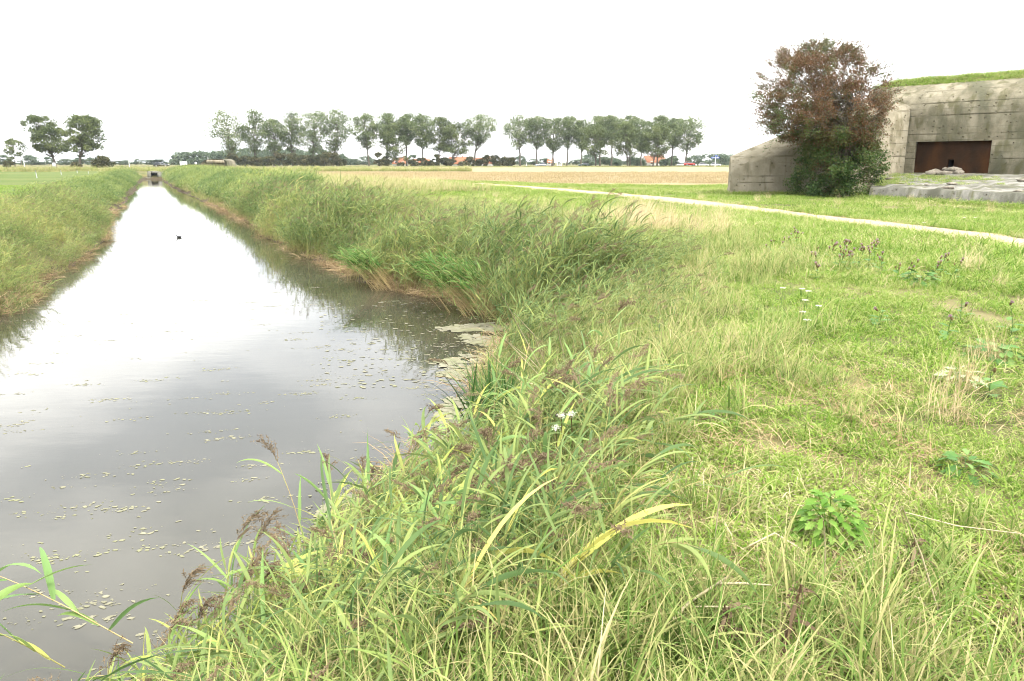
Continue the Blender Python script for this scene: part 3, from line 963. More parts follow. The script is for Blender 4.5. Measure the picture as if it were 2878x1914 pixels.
# two broad trees and the small one by the road on the left
px_tree(158, 323, 76, 194, 424, 238, 'umbrella', 11, 'broad_tree', 'broad dark tree with forked trunk, left one of the pair by the road', mat=M['leaf_oak'], nclump=70, per=150, leaf=0.42, gap=0.6, trunk=0.32, group='pair of broad trees')
px_tree(221, 323, 184, 303, 422, 232, 'umbrella', 12, 'broad_tree', 'broad dark tree with straight trunk, right one of the pair by the road', mat=M['leaf_oak'], nclump=74, per=150, leaf=0.42, gap=0.6, trunk=0.36, group='pair of broad trees')
px_tree(42, 390, 12, 78, 448, 235, 'round', 13, 'young_tree', 'small thin tree with sparse crown left of the two broad trees', mat=M['leaf_oak'], nclump=26, per=70, leaf=0.4, trunk=0.16, gap=0.6)
for k, (u, vt, u0, u1, Y, lb) in enumerate([(213, 455, 200, 226, 205, 'low dark bush growing at the foot of the straight broad tree'),
                                            (292, 438, 264, 321, 214, 'dark rounded bush standing right of the two broad trees'),
                                            (25, 452, 10, 42, 232, 'low bush below the small thin tree')]):
    px_tree(u, vt, u0, u1, 472, Y, 'bush', 20 + k, 'bush', lb, cat='bush', mat=M['leaf_bush'], nclump=24, per=100, leaf=0.4, gap=0.55, trunk=0.12)

# first row of poplars behind the dark bushes
row1 = [(653, 311, 598, 692, 405), (715, 309, 692, 758, 395), (770, 335, 752, 800, 395), (824, 315, 796, 856, 395), (878, 311, 855, 930, 395), (937, 309, 920, 986, 395)]
for k, (u, vt, u0, u1, vc) in enumerate(row1):
    px_tree(u, vt - 2, u0 - 8, u1 + 8, vc + 30, 326 + 3 * (k % 2), 'poplar', 100 + k, 'poplar_tree', f'{ORD[k]} poplar from the left in the row behind the dark bushes', group='poplars behind the dark bushes', nclump=60, per=95, leaf=0.50, gap=0.68)
row2 = [(1037, 323, 1002, 1062, 385, 'poplar'), (1087, 317, 1060, 1126, 375, 'poplar'), (1118, 350, 1072, 1150, 420, 'round'), (1142, 321, 1128, 1168, 375, 'poplar'),
        (1188, 321, 1162, 1216, 385, 'poplar'), (1233, 329, 1200, 1276, 395, 'round'), (1266, 345, 1246, 1328, 405, 'round'), (1331, 319, 1308, 1388, 375, 'poplar')]
for k, (u, vt, u0, u1, vc, st) in enumerate(row2):
    px_tree(u, vt - 2, u0 - 8, u1 + 8, vc + 28, 318 + 4 * (k % 2), st, 130 + k, 'poplar_tree' if st == 'poplar' else 'round_tree',
            f'{ORD[k]} tree from the left in the middle row before the orange roofs', group='trees before the orange roofs', nclump=64 if st == 'round' else 60, per=95, leaf=0.5, gap=0.66,
            mat=M['leaf_poplar'] if st == 'poplar' else M['leaf_oak'])
row3 = [(1462, 324, 1424, 1492, 385, 'poplar', 335), (1507, 324, 1486, 1536, 385, 'poplar', 335), (1553, 331, 1532, 1582, 395, 'poplar', 335), (1592, 326, 1578, 1622, 385, 'poplar', 335),
        (1632, 336, 1614, 1656, 390, 'poplar', 335), (1674, 350, 1630, 1718, 405, 'round', 302), (1686, 327, 1656, 1712, 375, 'poplar', 338), (1718, 326, 1696, 1742, 375, 'poplar', 336),
        (1764, 346, 1716, 1800, 405, 'round', 300), (1770, 325, 1744, 1796, 375, 'poplar', 337), (1801, 335, 1776, 1828, 395, 'poplar', 330), (1835, 347, 1806, 1886, 410, 'round', 298),
        (1846, 325, 1826, 1872, 375, 'poplar', 336), (1886, 333, 1868, 1916, 385, 'poplar', 333), (1925, 329, 1890, 1976, 390, 'poplar', 327)]
for k, (u, vt, u0, u1, vc, st, Y) in enumerate(row3):
    px_tree(u, vt - 2, u0 - 8, u1 + 8, vc + 28, Y, st, 160 + k, 'poplar_tree' if st == 'poplar' else 'round_tree',
            f'{ORD[k]} tree from the left in the long row beyond the stubble field', group='long row beyond the stubble field', nclump=64 if st == 'round' else 60, per=95, leaf=0.5, gap=0.66,
            mat=M['leaf_poplar'] if st == 'poplar' else M['leaf_oak'])
# dark bushes in front of the first row, hedge shrubs under the middle row
bush1 = [(655, 430, 34), (690, 436, 40), (722, 440, 42), (757, 438, 40), (790, 431, 44), (824, 429, 42), (852, 436, 40), (876, 437, 36), (902, 434, 36), (926, 426, 46), (955, 446, 34)]
for k, (u, vt, w) in enumerate(bush1):
    px_tree(u, vt, u - w * 0.6, u + w * 0.6, 466, 306 + 3 * (k % 3), 'bush', 200 + k, 'hawthorn_bush', f'{ORD[k]} dark bush from the left under the first poplar row', cat='bush', group='dark bushes under the first poplars',
            mat=M['leaf_bush'], nclump=22, per=90, leaf=0.5, gap=0.55, trunk=0.1)
bush2 = [(1064, 427, 30), (1087, 437, 26), (1128, 457, 16), (1161, 447, 24), (1185, 443, 24), (1210, 452, 24), (1225, 434, 24), (1253, 442, 28), (1268, 446, 24), (1299, 454, 26),
         (1320, 440, 26), (1348, 446, 24), (1369, 436, 26), (1392, 435, 26), (1416, 440, 30), (1438, 442, 26)]
for k, (u, vt, w) in enumerate(bush2):
    px_tree(u, vt, u - w * 0.6, u + w * 0.6, 466, 308 + 3 * (k % 3), 'bush', 230 + k, 'hedge_shrub', f'{ORD[k]} shrub from the left along the field edge before the orange roofs', cat='shrub', group='shrubs before the orange roofs',
            mat=M['leaf_bush'], nclump=18, per=85, leaf=0.5, gap=0.55, trunk=0.1)
# garden shrubs behind the long row
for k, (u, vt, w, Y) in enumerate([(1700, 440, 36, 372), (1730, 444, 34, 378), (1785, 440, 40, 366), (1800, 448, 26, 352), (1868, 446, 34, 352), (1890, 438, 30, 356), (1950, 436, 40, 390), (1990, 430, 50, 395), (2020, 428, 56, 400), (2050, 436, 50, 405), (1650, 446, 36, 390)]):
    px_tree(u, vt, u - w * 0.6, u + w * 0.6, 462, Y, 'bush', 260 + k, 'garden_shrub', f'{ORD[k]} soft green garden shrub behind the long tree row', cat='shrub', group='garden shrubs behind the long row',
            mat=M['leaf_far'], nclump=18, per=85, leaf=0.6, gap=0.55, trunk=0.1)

# separate pale trees far off on the left, copies of four shapes
far_protos = []
far_px = [(8, 436, 50, 430, 'w'), (88, 437, 46, 430, 'a'), (138, 441, 30, 430, 'b'), (185, 446, 34, 440, 'c'), (226, 434, 44, 420, 'a'), (257, 443, 26, 450, 'b'), (335, 452, 34, 470, 'c'),
          (352, 450, 30, 480, 'b'), (384, 447, 26, 470, 'b'), (424, 450, 60, 520, 'c'), (448, 448, 50, 520, 'w'), (1000, 446, 30, 470, 'b'), (1020, 448, 26, 480, 'c'), (1030, 439, 40, 460, 'a'),
          (1160, 435, 34, 440, 'a'), (1462, 437, 30, 430, 'b'), (1500, 447, 40, 450, 'c'), (1530, 445, 34, 450, 'b'), (1620, 448, 40, 470, 'w'), (1660, 432, 50, 440, 'w'), (60, 452, 30, 450, 'c'), (112, 455, 30, 470, 'c'), (165, 452, 24, 460, 'w')]
for q, st in enumerate(['round', 'bush', 'round', 'bush']):
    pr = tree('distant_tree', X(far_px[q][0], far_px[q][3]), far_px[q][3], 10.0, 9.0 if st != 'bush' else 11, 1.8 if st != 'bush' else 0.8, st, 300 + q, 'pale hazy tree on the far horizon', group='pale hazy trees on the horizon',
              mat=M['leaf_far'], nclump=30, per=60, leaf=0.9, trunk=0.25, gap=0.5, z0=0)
    far_protos.append(pr)
for k, (u, vt, w, Y, _) in enumerate(far_px):
    o = far_protos[k] if k < 4 else copy_tree(far_protos[k % 4])
    h = P(u, vt, Y)[2]
    o.location = (float(X(u, Y)), float(Y), 0)
    ws = abs(X(u + w / 2, Y) - X(u - w / 2, Y)) / 9.5
    o.scale = (ws, ws, h / 10.0)
    o.rotation_euler = (0, 0, k * 1.7)
    reg = ('left of the canal end' if u < 400 else 'behind the black car' if u < 500 else 'in the gap right of the first poplars' if u < 1200 else 'behind the long tree row')
    tag(o, f'pale hazy tree on the far horizon {reg}', None, f'hazy horizon trees {reg}')

# far woods: one mass of crowns
g = Geo()
rgw = np.random.default_rng(77)


def wood(u0, u1, top_fn, Y0, n, leaf=1.1):
    for k in range(n):
        u = u0 + (u1 - u0) * (k + rgw.random()) / n
        Y = Y0 + rgw.random() * 60
        x = X(u, Y)
        h = P(u, top_fn(u) + rgw.normal() * 2.0, Y)[2]
        w = h * (0.38 + 0.12 * rgw.random())
        base = rgw.random() * 0.25 + 0.35
        for q in range(9):
            c = np.array([x + rgw.normal() * w * 0.4, Y + rgw.normal() * w * 0.4, h * (0.25 + 0.65 * rgw.random())])
            m_ = 34
            d = rgw.normal(size=(m_, 3)); d /= np.linalg.norm(d, axis=1)[:, None]
            g.cards(c + d * w * 0.32 * rgw.random((m_, 1)) ** 0.4, leaf * (0.7 + 0.6 * rgw.random(m_)), rgw, 0, np.clip(base + 0.2 * rgw.normal(size=m_), 0, 1), 0.8)
        # dense lower part
        m_ = 40
        g.cards(np.column_stack([x + rgw.normal(size=m_) * w * 0.45, Y + rgw.normal(size=m_) * w * 0.3, rgw.random(m_) * h * 0.5]), leaf * 1.6, rgw, 0, base * 0.7, 0.8)


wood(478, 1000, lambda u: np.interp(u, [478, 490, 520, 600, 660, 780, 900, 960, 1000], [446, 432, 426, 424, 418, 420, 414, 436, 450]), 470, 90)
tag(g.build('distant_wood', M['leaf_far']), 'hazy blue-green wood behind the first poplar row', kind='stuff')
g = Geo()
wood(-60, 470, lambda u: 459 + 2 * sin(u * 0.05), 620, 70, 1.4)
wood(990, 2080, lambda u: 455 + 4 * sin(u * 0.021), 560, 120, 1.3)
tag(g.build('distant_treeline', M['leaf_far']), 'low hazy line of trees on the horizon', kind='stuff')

# ------------------------------------------------------------------ the hawthorn beside the bunker
def hawthorn():
    rg = np.random.default_rng(5)
    b = G(2346, 553, 0.0)
    root = empty('hawthorn_tree', (b[0], b[1] - 0.6, 0))
    tag(root, 'large reddish hawthorn growing in front of the bunker wing wall', 'tree')
    Yh = b[1] - 0.6
    gt, up, low = Geo(), Geo(), Geo()
    def L(u, v, dy):                     # tree-local point
        p = P(u, v, Yh + dy)
        return p - np.array([b[0], Yh, 0])
    stems = []
    for k in range(6):
        a = k * 1.05 + rg.random() * 0.4
        stems.append(limb(gt, (cos(a) * 0.25, sin(a) * 0.2, -0.2), (cos(a) * 0.9 + rg.normal() * 0.2, sin(a) * 0.6, 3.6 + rg.random()), 0.13, 0.06, rg, 6, 0.03, 6))
    zsk = 2186 / 43.0
    # upper crown outline measured in photo pixels: half-widths left/right of the axis u=2330 by height
    hs = [118, 142, 162, 190, 225, 270, 315, 350, 380]
    lf = [2310, 2245, 2195, 2160, 2140, 2132, 2148, 2156, 2176]
    rt = [2324, 2380, 2412, 2444, 2474, 2496, 2490, 2476, 2458]
    n_cl = 340
    for k in range(n_cl):
        v = 132 + (385 - 132) * rg.random() ** 0.85
        l_, r_ = np.interp(v, hs, lf), np.interp(v, hs, rt)
        mid_, hw = (l_ + r_) / 2, (r_ - l_) / 2
        a, q = rg.random() * 2 * pi, rg.random() ** 0.5
        c = L(mid_ + cos(a) * q * hw, v, sin(a) * q * hw / 2186 * 43 * 0.9)
        s = stems[k % 6]
        base = s[3 + k % 3]
        pth = limb(gt, base, c, 0.03, 0.008, rg, 5, 0.05, 3, 0.04)
        outd = c - np.array([0, 0, 4.6]); outd /= np.linalg.norm(outd)
        red = np.clip(np.interp(v, [132, 165, 300, 385], [0.5, 0.74, 0.74, 0.5]) + 0.15 * rg.normal(), 0.2, 1.0)
        # sprays of leaves along twigs that reach outward
        for t in range(5):
            dv = outd * 0.9 + rg.normal(size=3) * 0.55 + np.array([0.0, 0, 0.12]); dv /= np.linalg.norm(dv)
            ln_ = 0.35 + 0.5 * rg.random() + 0.8 * (rg.random() < 0.07)
            m_ = 58
            tt = rg.random((m_, 1)) ** 0.8
            p = c + dv * ln_ * tt + rg.normal(size=(m_, 3)) * 0.12 * (1.1 - 0.6 * tt)
            up.cards(p, 0.068 * (0.6 + 0.7 * rg.random(m_)), rg, 0, np.clip(red + 0.14 * rg.normal(size=m_), 0, 1), 0.65)
            gt.tube(np.array([c, c + dv * ln_ * 0.5, c + dv * ln_]), [0.008, 0.005, 0.003], 3, cap=False)
    # loose twigs reaching out of the crown
    for k in range(150):
        v = 135 + 245 * rg.random()
        l_, r_ = np.interp(v, hs, lf), np.interp(v, hs, rt)
        sgn = -1 if rg.random() < 0.58 else 1
        e = (l_ if sgn < 0 else r_) - sgn * 14
        c = L(e, v, rg.normal() * 1.0)
        dv = np.array([sgn * (0.6 + 0.5 * rg.random()), rg.normal() * 0.4, 0.15 + 0.45 * rg.random() - 0.5 * (v > 320)]); dv /= np.linalg.norm(dv)
        ln_ = 0.5 + 0.7 * rg.random()
        gt.tube(np.array([c - dv * 0.4, c + dv * ln_ * 0.5 + [0, 0, 0.03], c + dv * ln_]), [0.012, 0.007, 0.003], 3, cap=False)
        m_ = 26
        tt = rg.random((m_, 1))
        up.cards(c + dv * ln_ * tt + rg.normal(size=(m_, 3)) * 0.05, 0.07 * (0.6 + 0.7 * rg.random(m_)), rg, 0, np.clip(0.7 + 0.2 * rg.normal(size=m_), 0, 1), 0.65)
    hs = [380, 410, 440, 470, 500, 530, 546]
    lf = [2250, 2248, 2244, 2240, 2226, 2222, 2240]
    rt = [2450, 2472, 2492, 2496, 2500, 2492, 2470]
    for k in range(120):
        v = 372 + (548 - 372) * rg.random()
        l_, r_ = np.interp(v, hs, lf), np.interp(v, hs, rt)
        mid_, hw = (l_ + r_) / 2, (r_ - l_) / 2
        a, q = rg.random() * 2 * pi, rg.random() ** 0.4
        c = L(mid_ + cos(a) * q * hw, v, sin(a) * q * 1.6)
        c[2] = max(c[2], 0.12)
        s = stems[k % 6]
        limb(gt, s[1 + k % 4], c, 0.02, 0.006, rg, 4, 0.05, 3)
        gr = np.clip(0.22 + 0.12 * rg.normal() + 0.45 * max(0, (440 - v) / 70), 0, 0.8)
        for t in range(6):
            dv = rg.normal(size=3); dv[2] *= 0.6; dv /= np.linalg.norm(dv)
            m_ = 44
            tt = rg.random((m_, 1))
            low.cards(c + dv * 0.5 * tt + rg.normal(size=(m_, 3)) * 0.13, 0.095 * (0.6 + 0.7 * rg.random(m_)), rg, 0, np.clip(gr + 0.12 * rg.normal(size=m_), 0, 1), 0.7)
    gt.build('trunk', M['bark'], root, True)
    up.build('crown', M['leaf_haw'], root)['label'] = 'reddish brown upper crown full of berries'
    low.build('lower_foliage', M['leaf_haw'], root)['label'] = 'dense dark green lower foliage'


hawthorn()

# ------------------------------------------------------------------ things along the road
M['white'] = plain('white_paint', (0.78, 0.78, 0.77), 0.5)
M['grey_metal'] = plain('galvanised_metal', (0.42, 0.43, 0.44), 0.45, 0.5, 0.3)
M['glass'] = plain('dark_glass', (0.02, 0.025, 0.03), 0.08, 0.6)
M['tyre'] = plain('tyre_rubber', (0.02, 0.02, 0.02), 0.8)
M['rim'] = plain('alloy_rim', (0.5, 0.5, 0.5), 0.35, 0.5, 0.6)
M['blue'] = plain('blue_sign', (0.03, 0.08, 0.42), 0.5)
M['roof'] = noisy('orange_tiles', (0.23, 0.10, 0.058), (0.31, 0.145, 0.085), 3, 0.85)
M['wallw'] = noisy('pale_render', (0.55, 0.53, 0.50), (0.70, 0.68, 0.64), 1, 0.9)
M['brickw'] = noisy('grey_boards', (0.20, 0.20, 0.21), (0.30, 0.30, 0.31), 2, 0.9)
M['wood'] = noisy('old_wood', (0.16, 0.13, 0.10), (0.28, 0.24, 0.19), 3, 0.9)


def car(u, Y, heading, paint, label, dy=0.0, scale=1.0):
    x = X(u, Y)
    z = gz1(x, Y) + 0.03
    root = empty('parked_car' if 'parked' in label else 'car', (x, Y, z), heading)
    tag(root, label, 'car')
    L_, W_ = 4.2 * scale, 1.72
    lower = [(-2.1, 0.30), (-2.12, 0.62), (-2.02, 0.86), (-1.9, 0.93), (0.75, 0.93), (1.75, 0.80), (2.05, 0.66), (2.1, 0.42), (2.05, 0.28), (1.72, 0.26), (1.6, 0.5), (1.3, 0.62), (1.0, 0.5), (0.9, 0.26),
             (-0.9, 0.26), (-1.0, 0.5), (-1.3, 0.62), (-1.6, 0.5), (-1.7, 0.26)]
    cabin = [(-1.95, 0.92), (-1.62, 1.34), (-1.2, 1.45), (0.05, 1.45), (0.85, 0.93)]
    def extr(g, prof, w0, w1):
        n = len(prof)
        zt = [p[1] for p in prof]
        lo_, hi_ = min(zt), max(zt)
        wz = lambda z_: w0 + (w1 - w0) * (z_ - lo_) / (hi_ - lo_ + 1e-6)
        v = [(px_ * scale, -wz(pz_) / 2, pz_) for px_, pz_ in prof] + [(px_ * scale, wz(pz_) / 2, pz_) for px_, pz_ in prof]
        f = [[k, (k + 1) % n, n + (k + 1) % n, n + k] for k in range(n)] + [list(range(n))[::-1], list(range(n, 2 * n))]
        g.add(np.array(v), f)
    g = Geo(); extr(g, lower, W_, W_ * 0.96); body = g.build('body', paint, root)
    g = Geo(); extr(g, cabin, W_ * 0.92, W_ * 0.72); g.build('windows', M['glass'], root)
    g = Geo(); extr(g, [(-1.64, 1.36), (-1.2, 1.47), (0.05, 1.47), (0.1, 1.42), (-1.15, 1.42), (-1.56, 1.33)], W_ * 0.74, W_ * 0.74); g.build('roof', paint, root)
    for sx in (-1.3, 1.3):
        for sy in (-1, 1):
            g = Geo()
            ring = lambda r_, y_: [(sx * scale + r_ * cos(a), y_, 0.31 + r_ * sin(a)) for a in np.arange(14) * pi / 7]
            v = ring(0.31, sy * 0.66) + ring(0.31, sy * 0.84)
            g.add(np.array(v), [[k, (k + 1) % 14, 14 + (k + 1) % 14, 14 + k] for k in range(14)] + [list(range(14)), list(range(14, 28))])
            w_ = g.build('wheel', M['tyre'], root)
            g = Geo(); g.add(np.array(ring(0.19, sy * 0.846)), [list(range(14))]); g.build('rim', M['rim'], w_)
    for sy in (-0.55, 0.55):
        Geo().box(2.02 * scale, 2.09 * scale, sy - 0.18, sy + 0.18, 0.62, 0.72).build('headlight', M['white'], root)
    return root


def paint(name, c):
    m = plain(name, c, 0.25, 0.6)
    return m


car(454, 247, 0.16, paint('black_paint', (0.02, 0.022, 0.025)), 'black estate car driving on the road near the culvert', scale=1.05)
car(1520, 309, pi + 0.2, paint('silver_paint', (0.35, 0.38, 0.40)), 'silver grey car half hidden on the road under the poplars')
car(1641, 311, pi + 0.16, paint('dark_green_paint', (0.02, 0.045, 0.035)), 'dark green car on the road beside the stubble field')
car(1938, 313, 0.1, paint('red_paint', (0.55, 0.03, 0.02)), 'red car on the road near the blue direction sign')
for k, (u, d) in enumerate([(1916, 'leftmost'), (1944, 'second from the left'), (1978, 'third from the left'), (2012, 'rightmost')]):
    car(u, 352, 0.05, paint('white_car_paint', (0.75, 0.75, 0.75)), f'white parked car, {d} of four beyond the red car')


def house(u0, u1, v_eave, v_ridge, Y, label, wall_m, rot=0.0, gable=False):
    x0, x1 = X(u0, Y), X(u1, Y)
    L_ = (x1 - x0); D = max(6.0, L_ * 0.6) if not gable else L_
    ze, zr = P(u0, v_eave, Y)[2], P(u0, v_ridge, Y)[2]
    root = empty('house', ((x0 + x1) / 2, Y + D / 2, 0), rot)
    tag(root, label, 'house')
    h = L_ / 2
    g = Geo().box(-h, h, -D / 2, D / 2, -0.2, ze)
    g.add(np.array([(-h, -D / 2, ze), (-h, D / 2, ze), (-h, 0, zr)]), [[0, 1, 2]]); g.add(np.array([(h, -D / 2, ze), (h, D / 2, ze), (h, 0, zr)]), [[0, 1, 2]])
    g.build('wall', wall_m, root)
    g = Geo()
    o = 0.35
    for s in (-1, 1):
        dz = (zr - ze) / (D / 2) * o
        v = [(-h - o, s * (D / 2 + o), ze - dz), (h + o, s * (D / 2 + o), ze - dz), (h + o, 0, zr), (-h - o, 0, zr)]
        g.add(np.array(v + [(a, b, c + 0.18) for a, b, c in v]), np.array([[0, 1, 2, 3], [4, 5, 6, 7], [0, 1, 5, 4], [1, 2, 6, 5], [3, 0, 4, 7]]))
    rf = g.build('roof', M['roof'], root)
    Geo().box(h * 0.4, h * 0.4 + 0.6, -0.3, 0.3, zr - 0.5, zr + 0.9).build('chimney', M['roof'], rf)
    nwin = max(2, int(L_ / 3.2))
    for k in range(nwin):
        xw = -h + L_ * (k + 0.5) / nwin
        if k == nwin // 2:
            Geo().box(xw - 0.5, xw + 0.5, -D / 2 - 0.05, -D / 2 + 0.02, 0, 2.1).build('door', M['wood'], root)
            continue
        fr = Geo().box(xw - 0.6, xw + 0.6, -D / 2 - 0.05, -D / 2 + 0.02, 0.9, 2.1).build('window', M['white'], root)
        Geo().box(xw - 0.5, xw + 0.5, -D / 2 - 0.062, -D / 2 - 0.052, 1.0, 2.0).build('pane', M['glass'], fr)
    return root


house(1104, 1142, 459, 444, 345, 'small white house with orange roof behind the middle tree row', M['wallw'])
house(1160, 1206, 462, 448, 350, 'low grey barn with orange roof between the shrubs', M['brickw'])
house(1262, 1312, 459, 442, 346, 'long house with bright orange tiled roof under the round trees', M['wallw'])
house(1330, 1392, 458, 444, 362, 'wide house with orange roof right of the round trees', M['wallw'])
house(1812, 1868, 455, 438, 362, 'house with steep orange roof and white gable edge behind the long tree row', M['wallw'], 0.25)
house(1540, 1556, 457, 449, 380, 'tiny far house with orange roof between poplar trunks', M['wallw'])

def post(name, u, v0, v1, Y, r, mat, label, cat, tilt=0.0, base=None):
    x = X(u, Y)
    z0 = gz1(x, Y) if base is None else base
    h = P(u, v0, Y)[2] - z0
    root = empty(name, (x, Y, z0))
    tag(root, label, cat)
    Geo().tube(np.array([(0, 0, -0.2), (tilt * h * 0.5, 0, h * 0.5), (tilt * h, 0, h)]), [r, r, r * 0.95], 8).build('shaft', mat, root)
    return root, h


# blue direction sign
r_, h = post('direction_sign', 2010, 437, 472, 300, 0.11, M['white'], 'tall white signpost with blue direction arms by the bunker wing', 'signpost')
for s, zt in ((-1, h - 0.75), (1, h - 0.75)):
    g = Geo()
    v = [(0.12 * s, -0.06, zt - 0.27), (1.35 * s, -0.06, zt - 0.27), (1.65 * s, -0.06, zt), (1.35 * s, -0.06, zt + 0.27), (0.12 * s, -0.06, zt + 0.27)]
    v += [(a, 0.0, c) for a, b, c in v]
    g.add(np.array(v), [[0, 1, 2, 3, 4], [9, 8, 7, 6, 5]] + [[k, (k + 1) % 5, 5 + (k + 1) % 5, 5 + k] for k in range(5)])
    arm = g.build('direction_arm', M['blue'], r_)
    for q in range(2):
        Geo().box(min(0.25 * s, 1.2 * s), max(0.25 * s, 1.2 * s), -0.068, -0.064, zt - 0.13 + q * 0.18, zt - 0.06 + q * 0.18).build('text_line', M['white'], arm)
Geo().box(-0.35, 0.7, -0.12, -0.06, h - 0.32, h - 0.02).build('route_panel', M['blue'], r_)
# utility pole with crossarm
r_, h = post('utility_pole', 61, 436, 474, 236, 0.09, M['wood'], 'thin pole with a crossarm beside the small thin tree', 'pole')
Geo().box(-0.9, 0.9, -0.05, 0.05, h - 0.35, h - 0.22).build('crossarm', M['wood'], r_)
for s in (-0.8, 0.0, 0.8):
    Geo().tube(np.array([(s, 0, h - 0.22), (s, 0, h - 0.05)]), 0.05, 6).build('insulator', M['white'], r_)
# white marker posts
for u, v0, v1, Y, lb in [(68, 447, 471, 234, 'slim white marker post right of the thin pole'), (363, 446, 471, 240, 'slim white post standing beside the road left of the black car'),
                         (1479, 456, 466, 308, 'short white post under the leftmost poplar of the long row')]:
    post('marker_post', u, v0, v1, Y, 0.10, M['white'], lb, 'post')
# grey cabinet beside the broad tree
x = X(152, 229)
r_ = empty('roadside_cabinet', (x, 229, gz1(x, 229))); tag(r_, 'pale grey upright cabinet at the foot of the left broad tree', 'cabinet')
h = P(152, 458, 229)[2] - gz1(x, 229)
Geo().box(-0.4, 0.4, -0.25, 0.25, -0.1, h).build('housing', M['grey_metal'], r_)
Geo().box(-0.34, 0.34, -0.27, -0.252, 0.15, h - 0.1).build('door', M['grey_metal'], r_)
Geo().box(-0.46, 0.46, -0.31, 0.31, h, h + 0.06).build('lid', M['white'], r_)
# white board and small sign by the road
x = X(516, 236); z0 = gz1(x, 236)
r_ = empty('white_sign_board', (x, 236, z0)); tag(r_, 'blank white board facing the canal between car and old bunker', 'sign')
zt, zb = P(516, 454.5, 236)[2] - z0, P(516, 467, 236)[2] - z0
Geo().box(-1.05, 1.05, -0.04, 0.04, zb, zt).build('panel', M['white'], r_)
for s in (-0.95, 0.95):
    Geo().box(s - 0.05, s + 0.05, 0.042, 0.14, -0.2, zt).build('leg', M['wood'], r_)
r_, h = post('small_sign', 551, 456, 470, 232, 0.04, M['grey_metal'], 'small white sign on a post left of the old bunker', 'sign')
Geo().box(-0.32, 0.32, -0.065, -0.045, h - 0.62, h).build('panel', M['white'], r_)
# white gate posts with bars near the silver car
for u, lb in ((1566, 'left'), (1578, 'right')):
    post('gate_post', u, 453, 468, 307, 0.12, M['white'], f'white gate post, {lb} one of the two on the verge', 'post')
x0, x1 = X(1567, 307.3), X(1577, 307.3)
r_ = empty('low_gate', ((x0 + x1) / 2, 307.3, gz1(x0, 307))); tag(r_, 'pale metal gate leaf hung between the two white gate posts', 'gate')
for zz in (0.5, 0.9, 1.3):
    Geo().box(-(x1 - x0) / 2, (x1 - x0) / 2, -0.03, 0.03, zz, zz + 0.09).build('bar', M['white'], r_)
for s in (-0.45, 0.0, 0.45):
    Geo().box(s * (x1 - x0) - 0.04, s * (x1 - x0) + 0.04, 0.032, 0.08, 0.4, 1.5).build('upright', M['white'], r_)
# stakes in the pasture
for k, (u, v0, v1, t) in enumerate([(101, 479, 501, -0.12), (170, 478, 492, -0.05), (215, 477, 487, 0.0), (246, 480, 488, 0.05)]):
    b = G(u, v1, 0.0)
    post('fence_stake', u, v0, v1, b[1], 0.045, M['grey_metal'], f'thin grey stake in the pasture, {ORD[k]} from the left', 'stake', t)

# old bunker far left by the road
x = X(604, 226); z0 = gz1(x, 226)
r_ = empty('old_bunker', (x, 226, z0)); tag(r_, 'low overgrown concrete bunker by the road left of the poplars', 'bunker')
sc_ = 226 * 0.975 / 2186
zt = P(604, 447, 226)[2] - z0
g = Geo()
pr = [(-44, -0.3), (-40, 0.3), (-26, zt * 0.72), (-18, zt * 0.92), (-4, zt), (30, zt), (40, zt * 0.8), (44, -0.3)]
v = [(a * sc_, -2.0 - 0.4 * (1 - c / zt), c) for a, c in pr] + [(a * sc_, 5.0, c) for a, c in pr]
n = len(pr)
g.add(np.array(v), [list(range(n))] + [[k, k + 1, n + k + 1, n + k] for k in range(n - 1)])
g.build('wall', M['concrete'], r_)
g = Geo()
v = [(-16 * sc_, -2.5, zt * 0.62), (36 * sc_, -2.5, zt * 0.55), (34 * sc_, -2.5, zt * 0.86), (-12 * sc_, -2.5, zt * 0.93), (-16 * sc_, -1.6, zt * 0.62), (36 * sc_, -1.6, zt * 0.55), (34 * sc_, -1.6, zt * 0.86), (-12 * sc_, -1.6, zt * 0.93)]
g.add(np.array(v), np.array([[0, 1, 2, 3], [3, 2, 6, 7], [0, 4, 5, 1], [0, 3, 7, 4], [1, 5, 6, 2]])).build('lintel', M['concrete_light'], r_)
Geo().tube(np.array([(-18 * sc_, 0, zt * 0.9), (-18 * sc_, 0, zt + 0.7)]), 0.08, 6).build('post', M['white'], r_)

# culvert at the end of the canal
cx_, cw = X(431, DAM_Y), 18 * DAM_Y * 0.975 / 2186
zt, zb = P(431, 487, DAM_Y)[2], WZ - 0.3
r_ = empty('culvert', (cx_, DAM_Y, 0)); tag(r_, 'grey concrete culvert mouth where the canal ends at the dam', 'culvert')
g = Geo()
wl_, wr_ = -1.2, 1.9
for a, b, c, d in ((wl_, -cw / 2, zb, zt + 0.35), (cw / 2, wr_, zb, zt + 0.25), (-cw / 2, cw / 2, zt, zt + 0.35)):
    g.box(a, b, 0, 0.35, c, d)
g.build('headwall', M['slab'], r_)
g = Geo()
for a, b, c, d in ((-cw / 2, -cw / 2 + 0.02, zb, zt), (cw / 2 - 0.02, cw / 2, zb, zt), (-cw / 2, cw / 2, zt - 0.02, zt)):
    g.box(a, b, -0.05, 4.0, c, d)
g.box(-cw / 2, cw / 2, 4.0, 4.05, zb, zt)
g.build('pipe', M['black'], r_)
Geo().box(-cw / 2 - 0.9, -cw / 2 + 0.05, -0.5, -0.1, WZ - 0.2, WZ + 0.28).build('footing', M['slab'], r_)

